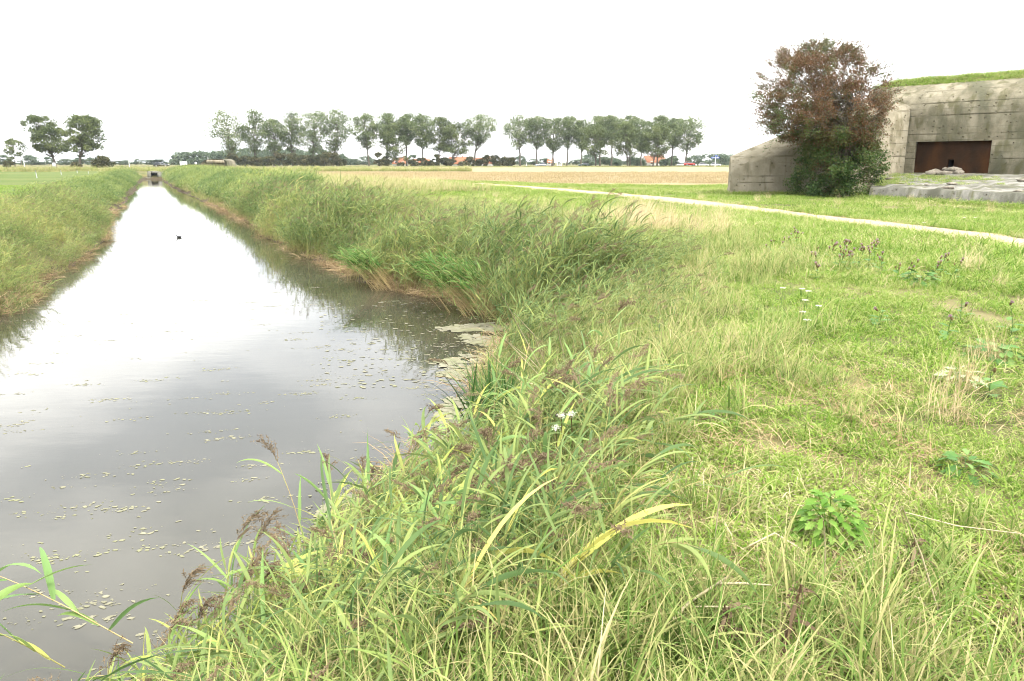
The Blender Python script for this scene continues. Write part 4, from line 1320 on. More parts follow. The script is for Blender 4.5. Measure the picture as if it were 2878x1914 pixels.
# ------------------------------------------------------------------ grass and reeds: prototypes
def blades(g, rg, n, spread, h0, h1, w, k=5, lean=0.5, mat=0, wind=0.25, tone=(0.0, 1.0), e0=1.15, center=(0, 0, 0)):
    a, r = rg.random(n) * 2 * pi, spread * np.sqrt(rg.random(n))
    base = np.column_stack([r * np.cos(a), r * np.sin(a), np.zeros(n)]) + np.array(center)
    az = rg.random(n) * 2 * pi
    L = h0 + (h1 - h0) * rg.random(n) ** 1.3
    el0 = e0 + rg.normal(size=n) * 0.25
    curl = lean * (0.4 + 1.2 * rg.random(n))
    s = np.linspace(0, 1, k)
    el = el0[:, None] - curl[:, None] * s[None] ** 1.3 * 1.6
    hx, hy = np.cos(az), np.sin(az)
    hx = hx + wind * 1.2; nn = np.hypot(hx, hy); hx, hy = hx / nn, hy / nn
    step = L[:, None] / (k - 1)
    dx, dz = np.cos(el) * step, np.sin(el) * step
    cxx = np.concatenate([np.zeros((n, 1)), np.cumsum(dx[:, :-1], 1)], 1)
    czz = np.concatenate([np.zeros((n, 1)), np.cumsum(dz[:, :-1], 1)], 1)
    Pc = base[:, None] + np.stack([cxx * hx[:, None], cxx * hy[:, None], np.maximum(czz, 0.01)], 2)
    tw = rg.normal(size=n) * 0.5
    prof = np.interp(s, [0, 0.3, 0.75, 1], [0.7, 1.0, 0.6, 0.06])
    sd = np.stack([-hy * np.cos(tw), hx * np.cos(tw), np.sin(tw)], 1)
    W = w * (0.6 + 0.8 * rg.random(n))
    S = sd[:, None] * (prof[None] * W[:, None] * 0.5)[..., None]
    g.strips(Pc, S, mat, tone[0] + (tone[1] - tone[0]) * rg.random(n))


def seed_stems(g, rg, n, spread, h0, h1, mat=0, r=0.0016, head=0.09, hw=0.008, lean=0.35):
    for _ in range(n):
        a, q = rg.random() * 2 * pi, spread * rg.random() ** 0.5
        b = np.array([q * cos(a), q * sin(a), 0])
        h = h0 + (h1 - h0) * rg.random()
        az = rg.normal() * 0.9
        d = np.array([cos(az), sin(az), 0]) * lean * h * rg.random()
        p = np.array([b, b + d * 0.25 + [0, 0, h * 0.5], b + d + [0, 0, h * 0.93], b + d * 1.25 + [0, 0, h]])
        t = rg.random() * 0.6 + 0.3
        g.tube(p, [r, r * 0.9, r * 0.7, r * 0.5], 3, mat, t, False)
        m_ = 9
        tt = rg.random((m_, 1))
        tip = p[2] + (p[3] - p[2]) * 0.3
        dirv = (p[3] - p[2]); dirv /= np.linalg.norm(dirv)
        c = tip + dirv * head * (tt - 0.2) + rg.normal(size=(m_, 3)) * hw * 0.6
        g.cards(c, hw * 1.8, rg, mat, t, 0.22)


def reed_parts(rg, h, lean0, lean1, nleaf, llen, lw, plume=True, k=7, fold=0.25, tone=(0.1, 0.9), pl=0.2, spike=14, first=0.15, stem_r=0.0035):
    """one reed: stem, list of leaves, plume - each its own Geo; the wind blows towards +x"""
    s = np.linspace(0, 1, 9)
    th = lean0 + lean1 * s ** 1.5
    st = h / 8
    yj = rg.normal() * 0.12
    pts = np.zeros((9, 3))
    pts[1:, 0] = np.cumsum(np.sin(th[:-1]) * st); pts[1:, 2] = np.cumsum(np.cos(th[:-1]) * st)
    pts[:, 1] = yj * h * s ** 1.5
    gs = Geo().tube(pts, np.linspace(stem_r, stem_r * 0.45, 9), 5, 1, rg.random(), False)
    leaves = []
    for q in range(nleaf):
        t = first + (0.98 - first) * (q + 0.5 * rg.random()) / nleaf
        b = np.array([np.interp(t, s, pts[:, c]) for c in range(3)])
        L = llen * (0.65 + 0.6 * rg.random()) * (1.0 if t > 0.35 else 0.8)
        az = (1 if q % 2 else -1) * (0.35 + 0.6 * rg.random()) + rg.normal() * 0.35
        if rg.random() < 0.12: az += pi
        el0 = 0.95 + rg.normal() * 0.22 - 0.3 * float(np.interp(t, s, th))
        cu = 0.5 + 0.9 * rg.random()
        ss_ = np.linspace(0, 1, k)
        el = el0 - cu * ss_ ** 1.6
        d = L / (k - 1)
        rr = np.concatenate([[0], np.cumsum(np.cos(el[:-1]) * d)]); zz = np.concatenate([[0], np.cumsum(np.sin(el[:-1]) * d)])
        Pc = b + np.stack([rr * cos(az), rr * sin(az), zz], 1)
        tw = rg.normal() * 0.6 + np.linspace(0, rg.normal() * 0.8, k)
        sd = np.stack([-sin(az) * np.cos(tw), cos(az) * np.cos(tw), np.sin(tw)], 1)
        wd = lw * (0.7 + 0.5 * rg.random()) * np.interp(ss_, [0, 0.12, 0.35, 0.7, 1], [0.45, 0.85, 1.0, 0.65, 0.03]) * 0.5
        leaves.append(Geo().strips(Pc[None], (sd * wd[:, None])[None], 0, tone[0] + (tone[1] - tone[0]) * rg.random(), fold))
    gp = None
    if plume:
        gp = Geo()
        tip = pts[-1]; ax = pts[-1] - pts[-2]; ax /= np.linalg.norm(ax)
        m_ = spike
        for q in range(m_):
            t = q / m_
            b = tip + ax * pl * t * 0.8 + np.array([0.25 * pl * t * t, 0, -0.2 * pl * t * t])
            az = rg.normal() * 0.8
            ln_ = pl * (0.75 - 0.45 * t) * (0.7 + 0.5 * rg.random())
            dv = np.array([cos(az) * 0.8, sin(az) * 0.6, 0.75 + 0.2 * rg.normal()]); dv /= np.linalg.norm(dv)
            c1 = b + dv * ln_ * 0.5; c2 = c1 + (dv * 0.6 + np.array([0.35, 0, -0.45])) * ln_ * 0.55
            Pc = np.array([b, c1, c2])[None]
            sd = np.cross(dv, rg.normal(size=3)); sd /= np.linalg.norm(sd)
            gp.strips(Pc, (sd[None] * np.array([[0.0015], [0.0022], [0.0008]]))[None], 2, 0.2 + 0.5 * rg.random())
            n2 = 9
            tt = rg.random((n2, 1))
            pp = np.where(tt < 0.5, b + (c1 - b) * tt * 2, c1 + (c2 - c1) * (tt * 2 - 1))
            gp.cards(pp + rg.normal(size=(n2, 3)) * 0.004, 0.022 * (0.7 + 0.6 * rg.random(n2)), rg, 2, 0.15 + 0.75 * rg.random(n2), 0.22)
    return gs, leaves, gp


def merge(dst, src, Mx=None):
    for v, f_, n_, m_, bt, bh in [(np.concatenate(src.v), np.concatenate(src.f), np.concatenate(src.n), np.concatenate(src.m), np.concatenate(src.bt), np.concatenate(src.bh))]:
        if Mx is not None: v = xf(v, Mx)
        dst.v.append(v); dst.f.append(f_ + dst.c); dst.n.append(n_); dst.m.append(m_); dst.bt.append(bt); dst.bh.append(bh)
        dst.c += len(v)


def proto(name, g, mats):
    o = bpy.data.objects.new(name, g.mesh(name, mats))      # never linked to the scene: only a shape the scatter draws on
    return o


def scatter(name, protos, pts, rot, scl, idx, tint, label, mats_note=None):
    """ONE stuff object: a point per plant, geometry nodes put the shapes on the points"""
    n = len(pts)
    me = bpy.data.meshes.new(name)
    me.vertices.add(n)
    me.vertices.foreach_set('co', np.asarray(pts, np.float32).ravel())
    a = me.attributes.new('rot', 'FLOAT_VECTOR', 'POINT'); a.data.foreach_set('vector', np.asarray(rot, np.float32).ravel())
    a = me.attributes.new('scl', 'FLOAT', 'POINT'); a.data.foreach_set('value', np.asarray(scl, np.float32))
    a = me.attributes.new('idx', 'INT', 'POINT'); a.data.foreach_set('value', np.asarray(idx, np.int32))
    a = me.attributes.new('tint', 'FLOAT', 'POINT'); a.data.foreach_set('value', np.asarray(tint, np.float32))
    o = bpy.data.objects.new(name, me)
    COL.objects.link(o)
    ng = bpy.data.node_groups.new(name + '_nodes', 'GeometryNodeTree')
    ng.interface.new_socket('Geometry', in_out='INPUT', socket_type='NodeSocketGeometry')
    ng.interface.new_socket('Geometry', in_out='OUTPUT', socket_type='NodeSocketGeometry')
    nd, ln = ng.nodes, ng.links
    gi, go = nd.new('NodeGroupInput'), nd.new('NodeGroupOutput')
    ip = nd.new('GeometryNodeInstanceOnPoints')
    g2i = nd.new('GeometryNodeGeometryToInstance')
    for p in reversed(protos):
        oi = nd.new('GeometryNodeObjectInfo'); oi.inputs['Object'].default_value = p
        ln.new(oi.outputs['Geometry'], g2i.inputs[0])
    ip.inputs['Pick Instance'].default_value = True
    def na(nm, dt):
        q = nd.new('GeometryNodeInputNamedAttribute'); q.data_type = dt; q.inputs['Name'].default_value = nm
        return q.outputs['Attribute']
    ln.new(gi.outputs[0], ip.inputs['Points']); ln.new(g2i.outputs[0], ip.inputs['Instance'])
    ln.new(na('idx', 'INT'), ip.inputs['Instance Index'])
    e2r = nd.new('FunctionNodeEulerToRotation'); ln.new(na('rot', 'FLOAT_VECTOR'), e2r.inputs[0]); ln.new(e2r.outputs[0], ip.inputs['Rotation'])
    ln.new(na('scl', 'FLOAT'), ip.inputs['Scale'])
    ln.new(ip.outputs[0], go.inputs[0])
    md = o.modifiers.new('scatter', 'NODES'); md.node_group = ng
    tag(o, label, kind='stuff')
    return o


rp = np.random.default_rng(21)
SHORT, MID, FAR, TALL = [], [], [], []
for k in range(6):
    g = Geo(); blades(g, rp, 46, 0.12, 0.05, 0.20, 0.006, 5, 0.9, wind=0.15, e0=0.95); SHORT.append(proto('short_grass_shape', g, [M['grass']]))
for k in range(3):                                   # clover-like and broad-leaved turf
    g = Geo(); blades(g, rp, 26, 0.10, 0.03, 0.09, 0.004, 4, 0.6, e0=1.1)
    a = rp.normal(size=(60, 3)) * [0.08, 0.08, 0.02] + [0, 0, 0.05]
    g.cards(a, 0.017 * (0.6 + 0.8 * rp.random(60)), rp, 0, 0.2 + 0.4 * rp.random(60), 0.8, 0.6); SHORT.append(proto('clover_shape', g, [M['grass']]))
for k in range(5):
    g = Geo(); blades(g, rp, 70, 0.28, 0.08, 0.28, 0.009, 4, 0.9, wind=0.2, e0=1.0); MID.append(proto('meadow_grass_shape', g, [M['grass']]))
for k in range(4):
    g = Geo(); blades(g, rp, 110, 0.75, 0.08, 0.30, 0.022, 3, 0.8, wind=0.2, e0=1.0); FAR.append(proto('far_grass_shape', g, [M['grass']]))
for k in range(6):
    g = Geo(); blades(g, rp, 30, 0.13, 0.22, 0.6, 0.0105, 7, 0.75, wind=0.3, e0=1.25); blades(g, rp, 3, 0.15, 0.3, 0.6, 0.006, 6, 0.5, wind=0.3, tone=(0.9, 1.0), e0=1.3)
    if k % 2 == 0: seed_stems(g, rp, 3, 0.12, 0.4, 0.7)
    TALL.append(proto('tall_grass_shape', g, [M['rough_grass']]))
ROUGH = []
for k in range(5):                                   # rough grass further off, more straw
    g = Geo(); blades(g, rp, 60, 0.30, 0.2, 0.6, 0.011, 5, 0.8, wind=0.35, e0=1.2); blades(g, rp, 20, 0.3, 0.35, 0.75, 0.007, 5, 0.5, wind=0.4, tone=(0.8, 1.0), e0=1.25)
    ROUGH.append(proto('rough_grass_shape', g, [M['rough_grass']]))
STRAWP = []
for k in range(3):
    g = Geo(); blades(g, rp, 70, 0.22, 0.3, 0.8, 0.006, 6, 0.6, wind=0.4, e0=1.3); seed_stems(g, rp, 8, 0.2, 0.5, 0.9); STRAWP.append(proto('dry_grass_shape', g, [M['straw']]))
REEDM = [M['reed_leaf'], M['reed_stem'], M['plume']]
REED_NEAR, REED_MID, REED_FAR = [], [], []
for k in range(8):
    g = Geo()
    gs, lv, gp = reed_parts(rp, 0.85 + 0.3 * rp.random(), 0.15 + 0.3 * rp.random(), 0.5 + 0.5 * rp.random(), 10, 0.30, 0.015, k % 8 in (0, 5), 8, 0.25)
    merge(g, gs); [merge(g, q) for q in lv]
    if gp: merge(g, gp)
    REED_NEAR.append(proto('reed_shape', g, REEDM))
for k in range(7):
    g = Geo()
    for q in range(9):
        gs, lv, gp = reed_parts(rp, 1.25 + 0.45 * rp.random(), 0.1 + 0.3 * rp.random(), 0.4 + 0.5 * rp.random(), 11, 0.31, 0.020, rp.random() < 0.4, 5, 0.0, spike=9, first=0.3)
        Mx = TM((rp.normal() * 0.22, rp.normal() * 0.22, 0), rp.normal() * 0.45)
        merge(g, gs, Mx); [merge(g, l, Mx) for l in lv]
        if gp: merge(g, gp, Mx)
    REED_MID.append(proto('reed_clump_shape', g, REEDM))
for k in range(5):
    g = Geo()
    for q in range(14):
        gs, lv, gp = reed_parts(rp, 1.2 + 0.5 * rp.random(), 0.1 + 0.3 * rp.random(), 0.4 + 0.5 * rp.random(), 7, 0.42, 0.045, rp.random() < 0.35, 3, 0.0, spike=3, pl=0.24, first=0.3)
        Mx = TM((rp.normal() * 0.4, rp.normal() * 0.4, 0), rp.normal() * 0.5)
        [merge(g, l, Mx) for l in lv]
        if gp: merge(g, gp, Mx)
    REED_FAR.append(proto('far_reed_shape', g, REEDM))
REED_SHORT = []
for k in range(8):
    g = Geo()
    gs, lv, gp = reed_parts(rp, 0.55 + 0.25 * rp.random(), 0.2 + 0.35 * rp.random(), 0.5 + 0.5 * rp.random(), 8, 0.36, 0.017 if k % 4 else 0.028, k % 8 in (0, 3, 5), 8, 0.25, first=0.05)
    merge(g, gs); [merge(g, q) for q in lv]
    if gp: merge(g, gp)
    REED_SHORT.append(proto('short_reed_shape', g, REEDM))
LITTER = []
for k in range(4):                                   # dead stalks lying and hanging at the water's edge
    g = Geo(); blades(g, rp, 40, 0.25, 0.2, 0.6, 0.007, 4, 0.7, wind=-0.5, e0=0.45); LITTER.append(proto('dead_stalk_shape', g, [M['dead_reed']]))

# ------------------------------------------------------------------ where things grow
def sector(r0, r1, dens, half=0.86, mid=0.0, rg=rp):
    n = int(dens * half * (r1 ** 2 - r0 ** 2))
    r = np.sqrt(r0 ** 2 + (r1 ** 2 - r0 ** 2) * rg.random(n))
    a = mid + (rg.random(n) * 2 - 1) * half
    return r * np.sin(a), r * np.cos(a)


def bunker_block(x, y):
    px_, py_ = x - J[0], y - J[1]
    s, n_ = px_ * f_dir[0] + py_ * f_dir[1], px_ * n_in[0] + py_ * n_in[1]
    a = (s > -0.5) & (n_ > -0.1) & (n_ < 10)
    s2, n2 = px_ * wd_[0] + py_ * wd_[1], px_ * wn_[0] + py_ * wn_[1]
    Lw = np.hypot(*W0)
    b = (s2 > -Lw - 0.1) & (s2 < 0.5) & (n2 > -0.12) & (n2 < 2.8)
    # the terrace
    e = q1 - q0
    c = ((x - J[0] - q0[0]) * (-e[1]) + (y - J[1] - q0[1]) * e[0]) / np.hypot(*e)
    t = ((x - J[0] - q0[0]) * e[0] + (y - J[1] - q0[1]) * e[1]) / (e @ e)
    cc = (c > -0.02) & (t > 0.0) & (t < 1.05) & (c < 8)
    return a | b | cc


RUSH = G(1380, 1228, WZ)


def place(name, protos, x, y, tint, label, s0=0.8, s1=1.25, wind=True, dz=0.0, spin=1.2, z=None, tilt=0.08, idx=None):
    if name in ('reed_bed', 'rough_grass', 'tall_grass', 'meadow_grass') and np.isscalar(dz):   # keep the rush clump's own ground free
        kk = ~((np.abs(x - RUSH[0] + 0.05) < 0.42) & (y > RUSH[1] - 1.5) & (y < RUSH[1] + 0.5))
        x, y, tint = x[kk], y[kk], np.asarray(tint)[kk]
        s0 = s0 if np.isscalar(s0) else s0[kk]
        z = None if z is None else z[kk]
    n = len(x)
    if z is None: z = gz(x, y)
    rz = rp.random(n) * 2 * pi if not wind else rp.normal(size=n) * spin
    rot = np.column_stack([rp.normal(size=n) * tilt, rp.normal(size=n) * tilt, rz])
    idx = rp.integers(0, len(protos), n) if idx is None else idx
    return scatter(name, protos, np.column_stack([x, y, z + dz]), rot, s0 + (s1 - s0) * rp.random(n) if np.isscalar(s0) else s0, idx, np.clip(tint, 0, 1), label)


def meadow_tint(x, y):
    d, _ = water_sd(x, y)
    t = 0.27 + 0.85 * (vnoise(x, y, 1.7) - 0.5) + 0.6 * (vnoise(x + 31, y + 7, 0.6) - 0.5) + 0.30 * (vnoise(x, y + 90, 6.0) - 0.5)
    t += 0.30 * np.exp(-((x - 0.9) ** 2 + (y - 3.9) ** 2) / 0.5)          # trodden spot
    t += 0.12 * smooth(3, 1.8, np.hypot(x, y))
    t += 0.25 * np.exp(-np.abs(path_d(x, y)) / 0.8)
    t += 0.22 * smooth(24, 34, y) * (vnoise(x * 0.3, y, 2.5) - 0.3)
    return np.clip(t + 0.12 * rp.normal(size=len(x)), 0.0, 1.0)


def open_meadow(x, y):
    d, left = water_sd(x, y)
    return (d > 0.9) & ~left & (path_d(x, y) > 0.02) & ~bunker_block(x, y) & ~in_field(x, y)


def at_culvert(x, y):
    return (np.abs(x - X(431, DAM_Y)) < 2.3) & (y > DAM_Y - 6) & (y < DAM_Y + 0.6)


# meadow in four bands of density
for (r0, r1, dn, pr, nm, lb, s0, s1) in [(1.1, 5.5, 120, SHORT, 'meadow_grass', 'short mixed meadow grass close to the viewpoint', 0.65, 1.05), (5.5, 13, 60, SHORT, 'meadow_grass', 'short mixed meadow grass in the middle of the meadow', 0.65, 1.1),
                                   (12, 30, 22, MID, 'meadow_grass', 'meadow grass up to the gravel path', 0.8, 1.3), (28, 95, 5.5, FAR, 'meadow_grass', 'grass beyond the gravel path', 0.42, 0.75)]:
    x, y = sector(r0, r1, dn, 0.80, 0.14)
    k = open_meadow(x, y)
    x, y = x[k], y[k]
    tn = meadow_tint(x, y)
    if r0 < 10:
        bare = vnoise(x, y, 0.9) * 0.6 + vnoise(x + 9, y, 0.35) * 0.4
        k = bare > 0.22
        x, y, tn = x[k], y[k], tn[k]
    sc = (s0 + (s1 - s0) * vnoise(x + 5, y, 2.2)) * (0.8 + 0.4 * rp.random(len(x)))
    place(nm, pr, x, y, tn, lb, s0=sc, wind=False)

# left pasture: only its near part shows blades
x, y = sector(16, 70, 5.0, 0.35, -0.72)
k = in_pasture(x, y)
place('pasture_grass', FAR, x[k], y[k], 0.05 + 0.15 * vnoise(x[k], y[k], 8), 'short bright pasture grass beyond the far bank', 0.3, 0.45, wind=False)

# taller rough grass: foreground right, along the bank top, beyond
x, y = sector(1.6, 6.0, 75, 0.8, 0.1)
d, left = water_sd(x, y)
fg = smooth(3.3, 2.4, np.hypot(x, y - 0.1)) + smooth(2.4, 1.2, d) * 0.9 + 0.25 * (vnoise(x, y, 0.8) - 0.4)
k = (rp.random(len(x)) < fg) & (d > 0.05) & ~left & (x > -1.9)
x, y = x[k], y[k]
place('tall_grass', TALL, x, y, 0.30 + 0.5 * (vnoise(x, y, 0.8) - 0.5) + 0.15 * rp.normal(size=len(x)), 'long green and straw-coloured grass in the foreground', s0=(0.55 + 0.35 * rp.random(len(x))))

x, y = sector(6, 75, 8, 0.85, -0.1)
d, left = water_sd(x, y)
nz = vnoise(x, y, 2.5)
lim = np.interp(y, [4, 12, 20, 40, 80], [2.8, 3.8, 7.0, 9, 9])
pr_ = smooth(1.15, 0.75, d / lim + 0.5 * (nz - 0.5)) * np.where(left, 0.6 * smooth(4.5, 3.0, d), 1.0)
k = (rp.random(len(x)) < pr_) & (d > 0.15) & (path_d(x, y) > 0.1) & ~bunker_block(x, y)
x, y, d = x[k], y[k], d[k]
tn = 0.40 - 0.2 * smooth(18, 12, y) + 0.5 * (vnoise(x, y, 1.6) - 0.5) + 0.35 * (vnoise(x, y, 5.0) - 0.5) - 0.08 + 0.1 * rp.normal(size=len(x))
tn += 0.5 * np.exp(-((x - 3.7) ** 2 / 3 + (y - 21.0) ** 2 / 9))
left = left[k]
place('rough_grass', ROUGH, x, y, tn, 'rough half-dry grass along the top of the bank', s0=(0.5 + 0.45 * rp.random(len(x))) * np.where(left, 0.6, 1.0) * np.interp(y, [15, 30, 50], [1.0, 0.75, 0.7]), spin=0.8)
# tall dry grass far along the right bank
x, y = sector(45, 150, 2.2, 0.45, -0.28)
d, left = water_sd(x, y)
k = (d > 0.5) & (d < np.where(left, 3.0, 14)) & ~in_field(x, y) & ~at_culvert(x, y)
x, y, left = x[k], y[k], left[k]
place('rough_grass', ROUGH, x, y, 0.5 + 0.7 * (vnoise(x, y, 6) - 0.4), 'pale rough grass far along the canal banks', s0=(1.0 + 0.7 * rp.random(len(x))) * np.where(left, 0.5, 1.0), spin=0.8)

# the pale straw tussock patch
ax, ay = 3.6, 21.0
n = 46
x, y = ax + rp.normal(size=n) * 1.0, ay + rp.normal(size=n) * 2.2
place('dry_grass', STRAWP, x, y, 0.5 + 0.3 * rp.normal(size=n), 'patch of tall bleached grass between reeds and path', 0.7, 1.1, spin=0.7)
n = 240                                        # scattered bleached tufts
x, y = sector(3, 40, 0.14, 0.75, 0.15)
k = open_meadow(x, y) & (vnoise(x, y, 3.0) > 0.45)
place('dry_grass', STRAWP, x[k], y[k], 0.5 + 0.3 * rp.normal(size=k.sum()), 'single bleached grass tufts in the meadow', 0.35, 0.7, spin=0.9)

# reeds on the banks
x, y = sector(12.5, 46, 17, 0.75, -0.25)
d, left = water_sd(x, y)
w_ = np.where(left, 3.0, np.interp(y, [10, 14, 25, 46], [2.6, 3.6, 4.8, 5.0]))
k = (d > np.interp(y, [14, 22, 46], [-0.2, 0.0, 0.25])) & (rp.random(len(x)) < smooth(1.05, 0.55, d / w_ + 0.35 * (vnoise(x, y, 2.0) - 0.5)))
x, y, left, d = x[k], y[k], left[k], d[k]
tn = 0.33 + 1.0 * (vnoise(x, y, 2.3) - 0.5) + 0.4 * (vnoise(x + 5, y, 0.8) - 0.5) + 0.12 * rp.normal(size=len(x)) + left * (0.08 + 0.6 * (vnoise(x, y, 0.8) - 0.5))
sc = np.where(left, 0.46, np.interp(d, [0.0, 1.0, 2.4, 4.5], [0.94, 0.84, 0.46, 0.34])) * np.where(left, 1.0, 0.62 + 0.76 * vnoise(x * 1.0 + 70, y, 1.3)) * (0.6 + 0.65 * rp.random(len(x))) * (0.72 + 0.5 * vnoise(x + 3, y, 3.0)) * (0.75 + 0.25 * smooth(0.2, 1.2, d))
place('reed_bed', REED_MID, x, y, tn, 'dense green reeds leaning along both canal banks', s0=sc, spin=1.0, tilt=0.26)
x, y = sector(44, 150, 3.4, 0.42, -0.32)
d, left = water_sd(x, y)
w_ = np.where(left, 3.2, 4.6)
k = (d > 0.32) & ~at_culvert(x, y) & (d < w_ * (0.7 + 0.6 * vnoise(x, y, 4.0)))
x, y, left = x[k], y[k], left[k]
place('reed_bed', REED_FAR, x, y, 0.3 + 0.8 * (vnoise(x, y, 4) - 0.45) + 0.12 * rp.normal(size=len(x)), 'distant reeds lining the canal up to the culvert',
      s0=np.where(left, 0.42, 0.75) * (0.8 + 0.4 * rp.random(len(x))), spin=0.7, tilt=0.12)
# near reeds on the right bank and in the foreground
x, y = sector(5.0, 13.5, 58, 0.80, -0.12)
d, left = water_sd(x, y)
w_ = np.interp(y, [2, 5, 9, 13], [1.25, 1.5, 2.3, 3.0])
k = (d > -0.05) & ~left & (rp.random(len(x)) < smooth(1.1, 0.5, d / w_ + 0.4 * (vnoise(x, y, 1.0) - 0.5)))
x, y, d = x[k], y[k], d[k]
tn = np.interp(y, [3, 6, 10], [0.46, 0.38, 0.32]) + 0.4 * (vnoise(x, y, 1.2) - 0.5) + 0.15 * rp.normal(size=len(x))
sc = np.interp(np.hypot(x, y), [3, 5, 9, 13], [0.45, 0.45, 0.55, 0.75]) * np.where(y > 9.5, np.interp(d, [0, 0.8, 2.2], [1.5, 1.35, 1.0]), 1.0) * (0.75 + 0.45 * rp.random(len(x)))
place('reed_bed', REED_NEAR, x, y, tn, 'yellow-green reeds on the near bank', s0=sc, spin=0.75, tilt=0.18)
x, y = sector(1.9, 5.6, 95, 0.85, -0.18)
d, left = water_sd(x, y)
k = (d > -0.05) & ~left & (rp.random(len(x)) < smooth(2.75, 1.6, d + 0.9 * (vnoise(x, y, 0.9) - 0.5) + 0.5 * smooth(-0.2, 0.9, x))) & (np.hypot(x, y) > 1.95) & (x > -1.95)
x, y, d = x[k], y[k], d[k]
place('reed_bed', REED_SHORT, x, y, 0.43 + 0.45 * (vnoise(x, y, 0.7) - 0.5) + 0.18 * rp.normal(size=len(x)), 'broad-leaved yellow-green reeds filling the foreground', s0=np.interp(np.hypot(x, y), [1.9, 3, 5.5], [0.6, 0.8, 0.85]) * (0.75 + 0.4 * rp.random(len(x))), spin=1.1, tilt=0.25)
# litter at the waterline
for rr0, rr1, dn in ((6, 22, 30), (22, 60, 8)):
    x, y = sector(rr0, rr1, dn, 0.8, -0.2)
    d, left = water_sd(x, y)
    k = (d > -0.12) & (d < 0.5) & (vnoise(x, y, 2.0) > 0.3)
    place('reed_litter', LITTER, x[k], y[k], 0.4 + 0.35 * rp.normal(size=k.sum()), 'brown dead reed stalks at the waterline', 0.6, 1.1, wind=False, z=np.maximum(gz(x[k], y[k]), WZ + 0.01))

x, y = sector(1.4, 7.0, 26, 0.8, 0.12)               # dead thatch matted between the blades
d, left = water_sd(x, y)
k = (d > 0.3) & ~left & (vnoise(x, y, 0.7) > 0.35)
place('dead_thatch', LITTER, x[k], y[k], 0.55 + 0.3 * rp.normal(size=k.sum()), 'dead stems matted between the near grass blades', 0.25, 0.6, wind=False)
# strip of tall weeds between pasture and road, verge of the road
n = 2600
x = -270 + 262 * rp.random(n); y = 147 + 4 * rp.random(n) + 0.0 * x
k = water_sd(x, y)[0] > 0.3
place('rough_grass', ROUGH, x[k], y[k], 0.42 + 0.5 * (vnoise(x[k], y[k], 9) - 0.5), 'strip of tall weeds behind the pasture', s0=1.5 + 0.9 * rp.random(k.sum()))
n = 5200
x = -330 + 700 * rp.random(n); y = road_y(x) - 5 - 7 * rp.random(n)
place('rough_grass', ROUGH, x, y, 0.35 + 0.5 * (vnoise(x, y, 14) - 0.5), 'grassy verge along the road', s0=0.5 + 0.4 * rp.random(n))
n = 2600                                            # between the weeds and the road, left
x = -110 + 80 * rp.random(n); y = 139 + 80 * rp.random(n)
k = (y < road_y(x) - 5) & (water_sd(x, y)[0] > 0.3) & ~in_field(x, y)
place('rough_grass', ROUGH, x[k], y[k], 0.55 + 0.5 * (vnoise(x[k], y[k], 9) - 0.4), 'dry rough grass on the dam and behind it', s0=0.5 + 0.4 * rp.random(k.sum()))
# stubble standing in the near part of the field
g = Geo(); blades(g, rp, 60, 1.0, 0.06, 0.16, 0.03, 3, 0.2, e0=1.4); SP = [proto('stubble_shape', g, [M['stubble_straw']])]
n = 9000
x = -40 + 120 * rp.random(n); y = 64 + 70 * rp.random(n) ** 1.3
k = in_field(x, y)
place('stubble_stalks', SP, x[k], y[k], 0.3 + 0.6 * vnoise(x[k], y[k], 9), 'cut straw stubble standing in the field', 0.8, 1.5, wind=False)
# grass on the bunker roof and terrace
n = 1500
s, nn2 = S0 + (S1 - S0 - 0.3) * rp.random(n), 1.5 + 5.5 * rp.random(n) ** 1.6
zi = roof_z(s, nn2)
w = FL(s, nn2, zi)
place('roof_grass', MID, w[:, 0] + J[0], w[:, 1] + J[1], 0.32 + 0.5 * (vnoise(s, nn2, 1.5) - 0.5), 'grass growing on the bunker roof', s0=1.0 + 0.7 * rp.random(n), z=w[:, 2] - 0.03)
tx, ty, tz = [], [], []
for (t0, t1, qa, qb, cnt) in [(0.02, 0.17, 0.15, 0.95, 130), (0.17, 0.36, 0.45, 0.85, 60), (0.38, 0.52, 0.6, 0.85, 30), (0.2, 0.5, 0.3, 0.5, 16)]:
    for _ in range(cnt):
        t, q = t0 + (t1 - t0) * rp.random(), qa + (qb - qa) * rp.random()
        k_ = min(N, int(t * N))
        p = fr_t[k_] + (bk[k_] - fr_t[k_]) * q
        tx.append(p[0] + J[0]); ty.append(p[1] + J[1]); tz.append(p[2] - 0.02 - 0.03 * q)
tx, ty, tz = map(np.array, (tx, ty, tz))
place('terrace_grass', MID, tx, ty, 0.25 + 0.3 * rp.random(len(tx)), 'grass and moss rooted on the broken terrace', s0=0.5 + 0.5 * rp.random(len(tx)), z=tz)
# longer grass against the foot of the bunker
e = q1 - q0
t = rp.random(420); ofs = -0.1 - 0.35 * rp.random(420)
nrm_ = np.array([-e[1], e[0]]) / np.hypot(*e)
fx_, fy_ = J[0] + q0[0] + e[0] * t + nrm_[0] * ofs, J[1] + q0[1] + e[1] * t + nrm_[1] * ofs
t2 = rp.random(420) * 1.02 - 0.02
gx_, gy_ = J[0] + W0[0] * (1 - t2) - wn_[0] * (0.15 + 0.4 * rp.random(420)), J[1] + W0[1] * (1 - t2) - wn_[1] * (0.15 + 0.4 * rp.random(420))
ex_, ey_ = J[0] + W0[0] - 0.8 * rp.random(110) + 0.1, J[1] + W0[1] + 2.0 * rp.random(110)
x, y = np.concatenate([fx_, gx_, ex_]), np.concatenate([fy_, gy_, ey_])
place('rough_grass', MID, x, y, 0.15 + 0.25 * rp.random(len(x)), 'lush grass along the foot of the bunker', s0=0.9 + 0.7 * rp.random(len(x)))

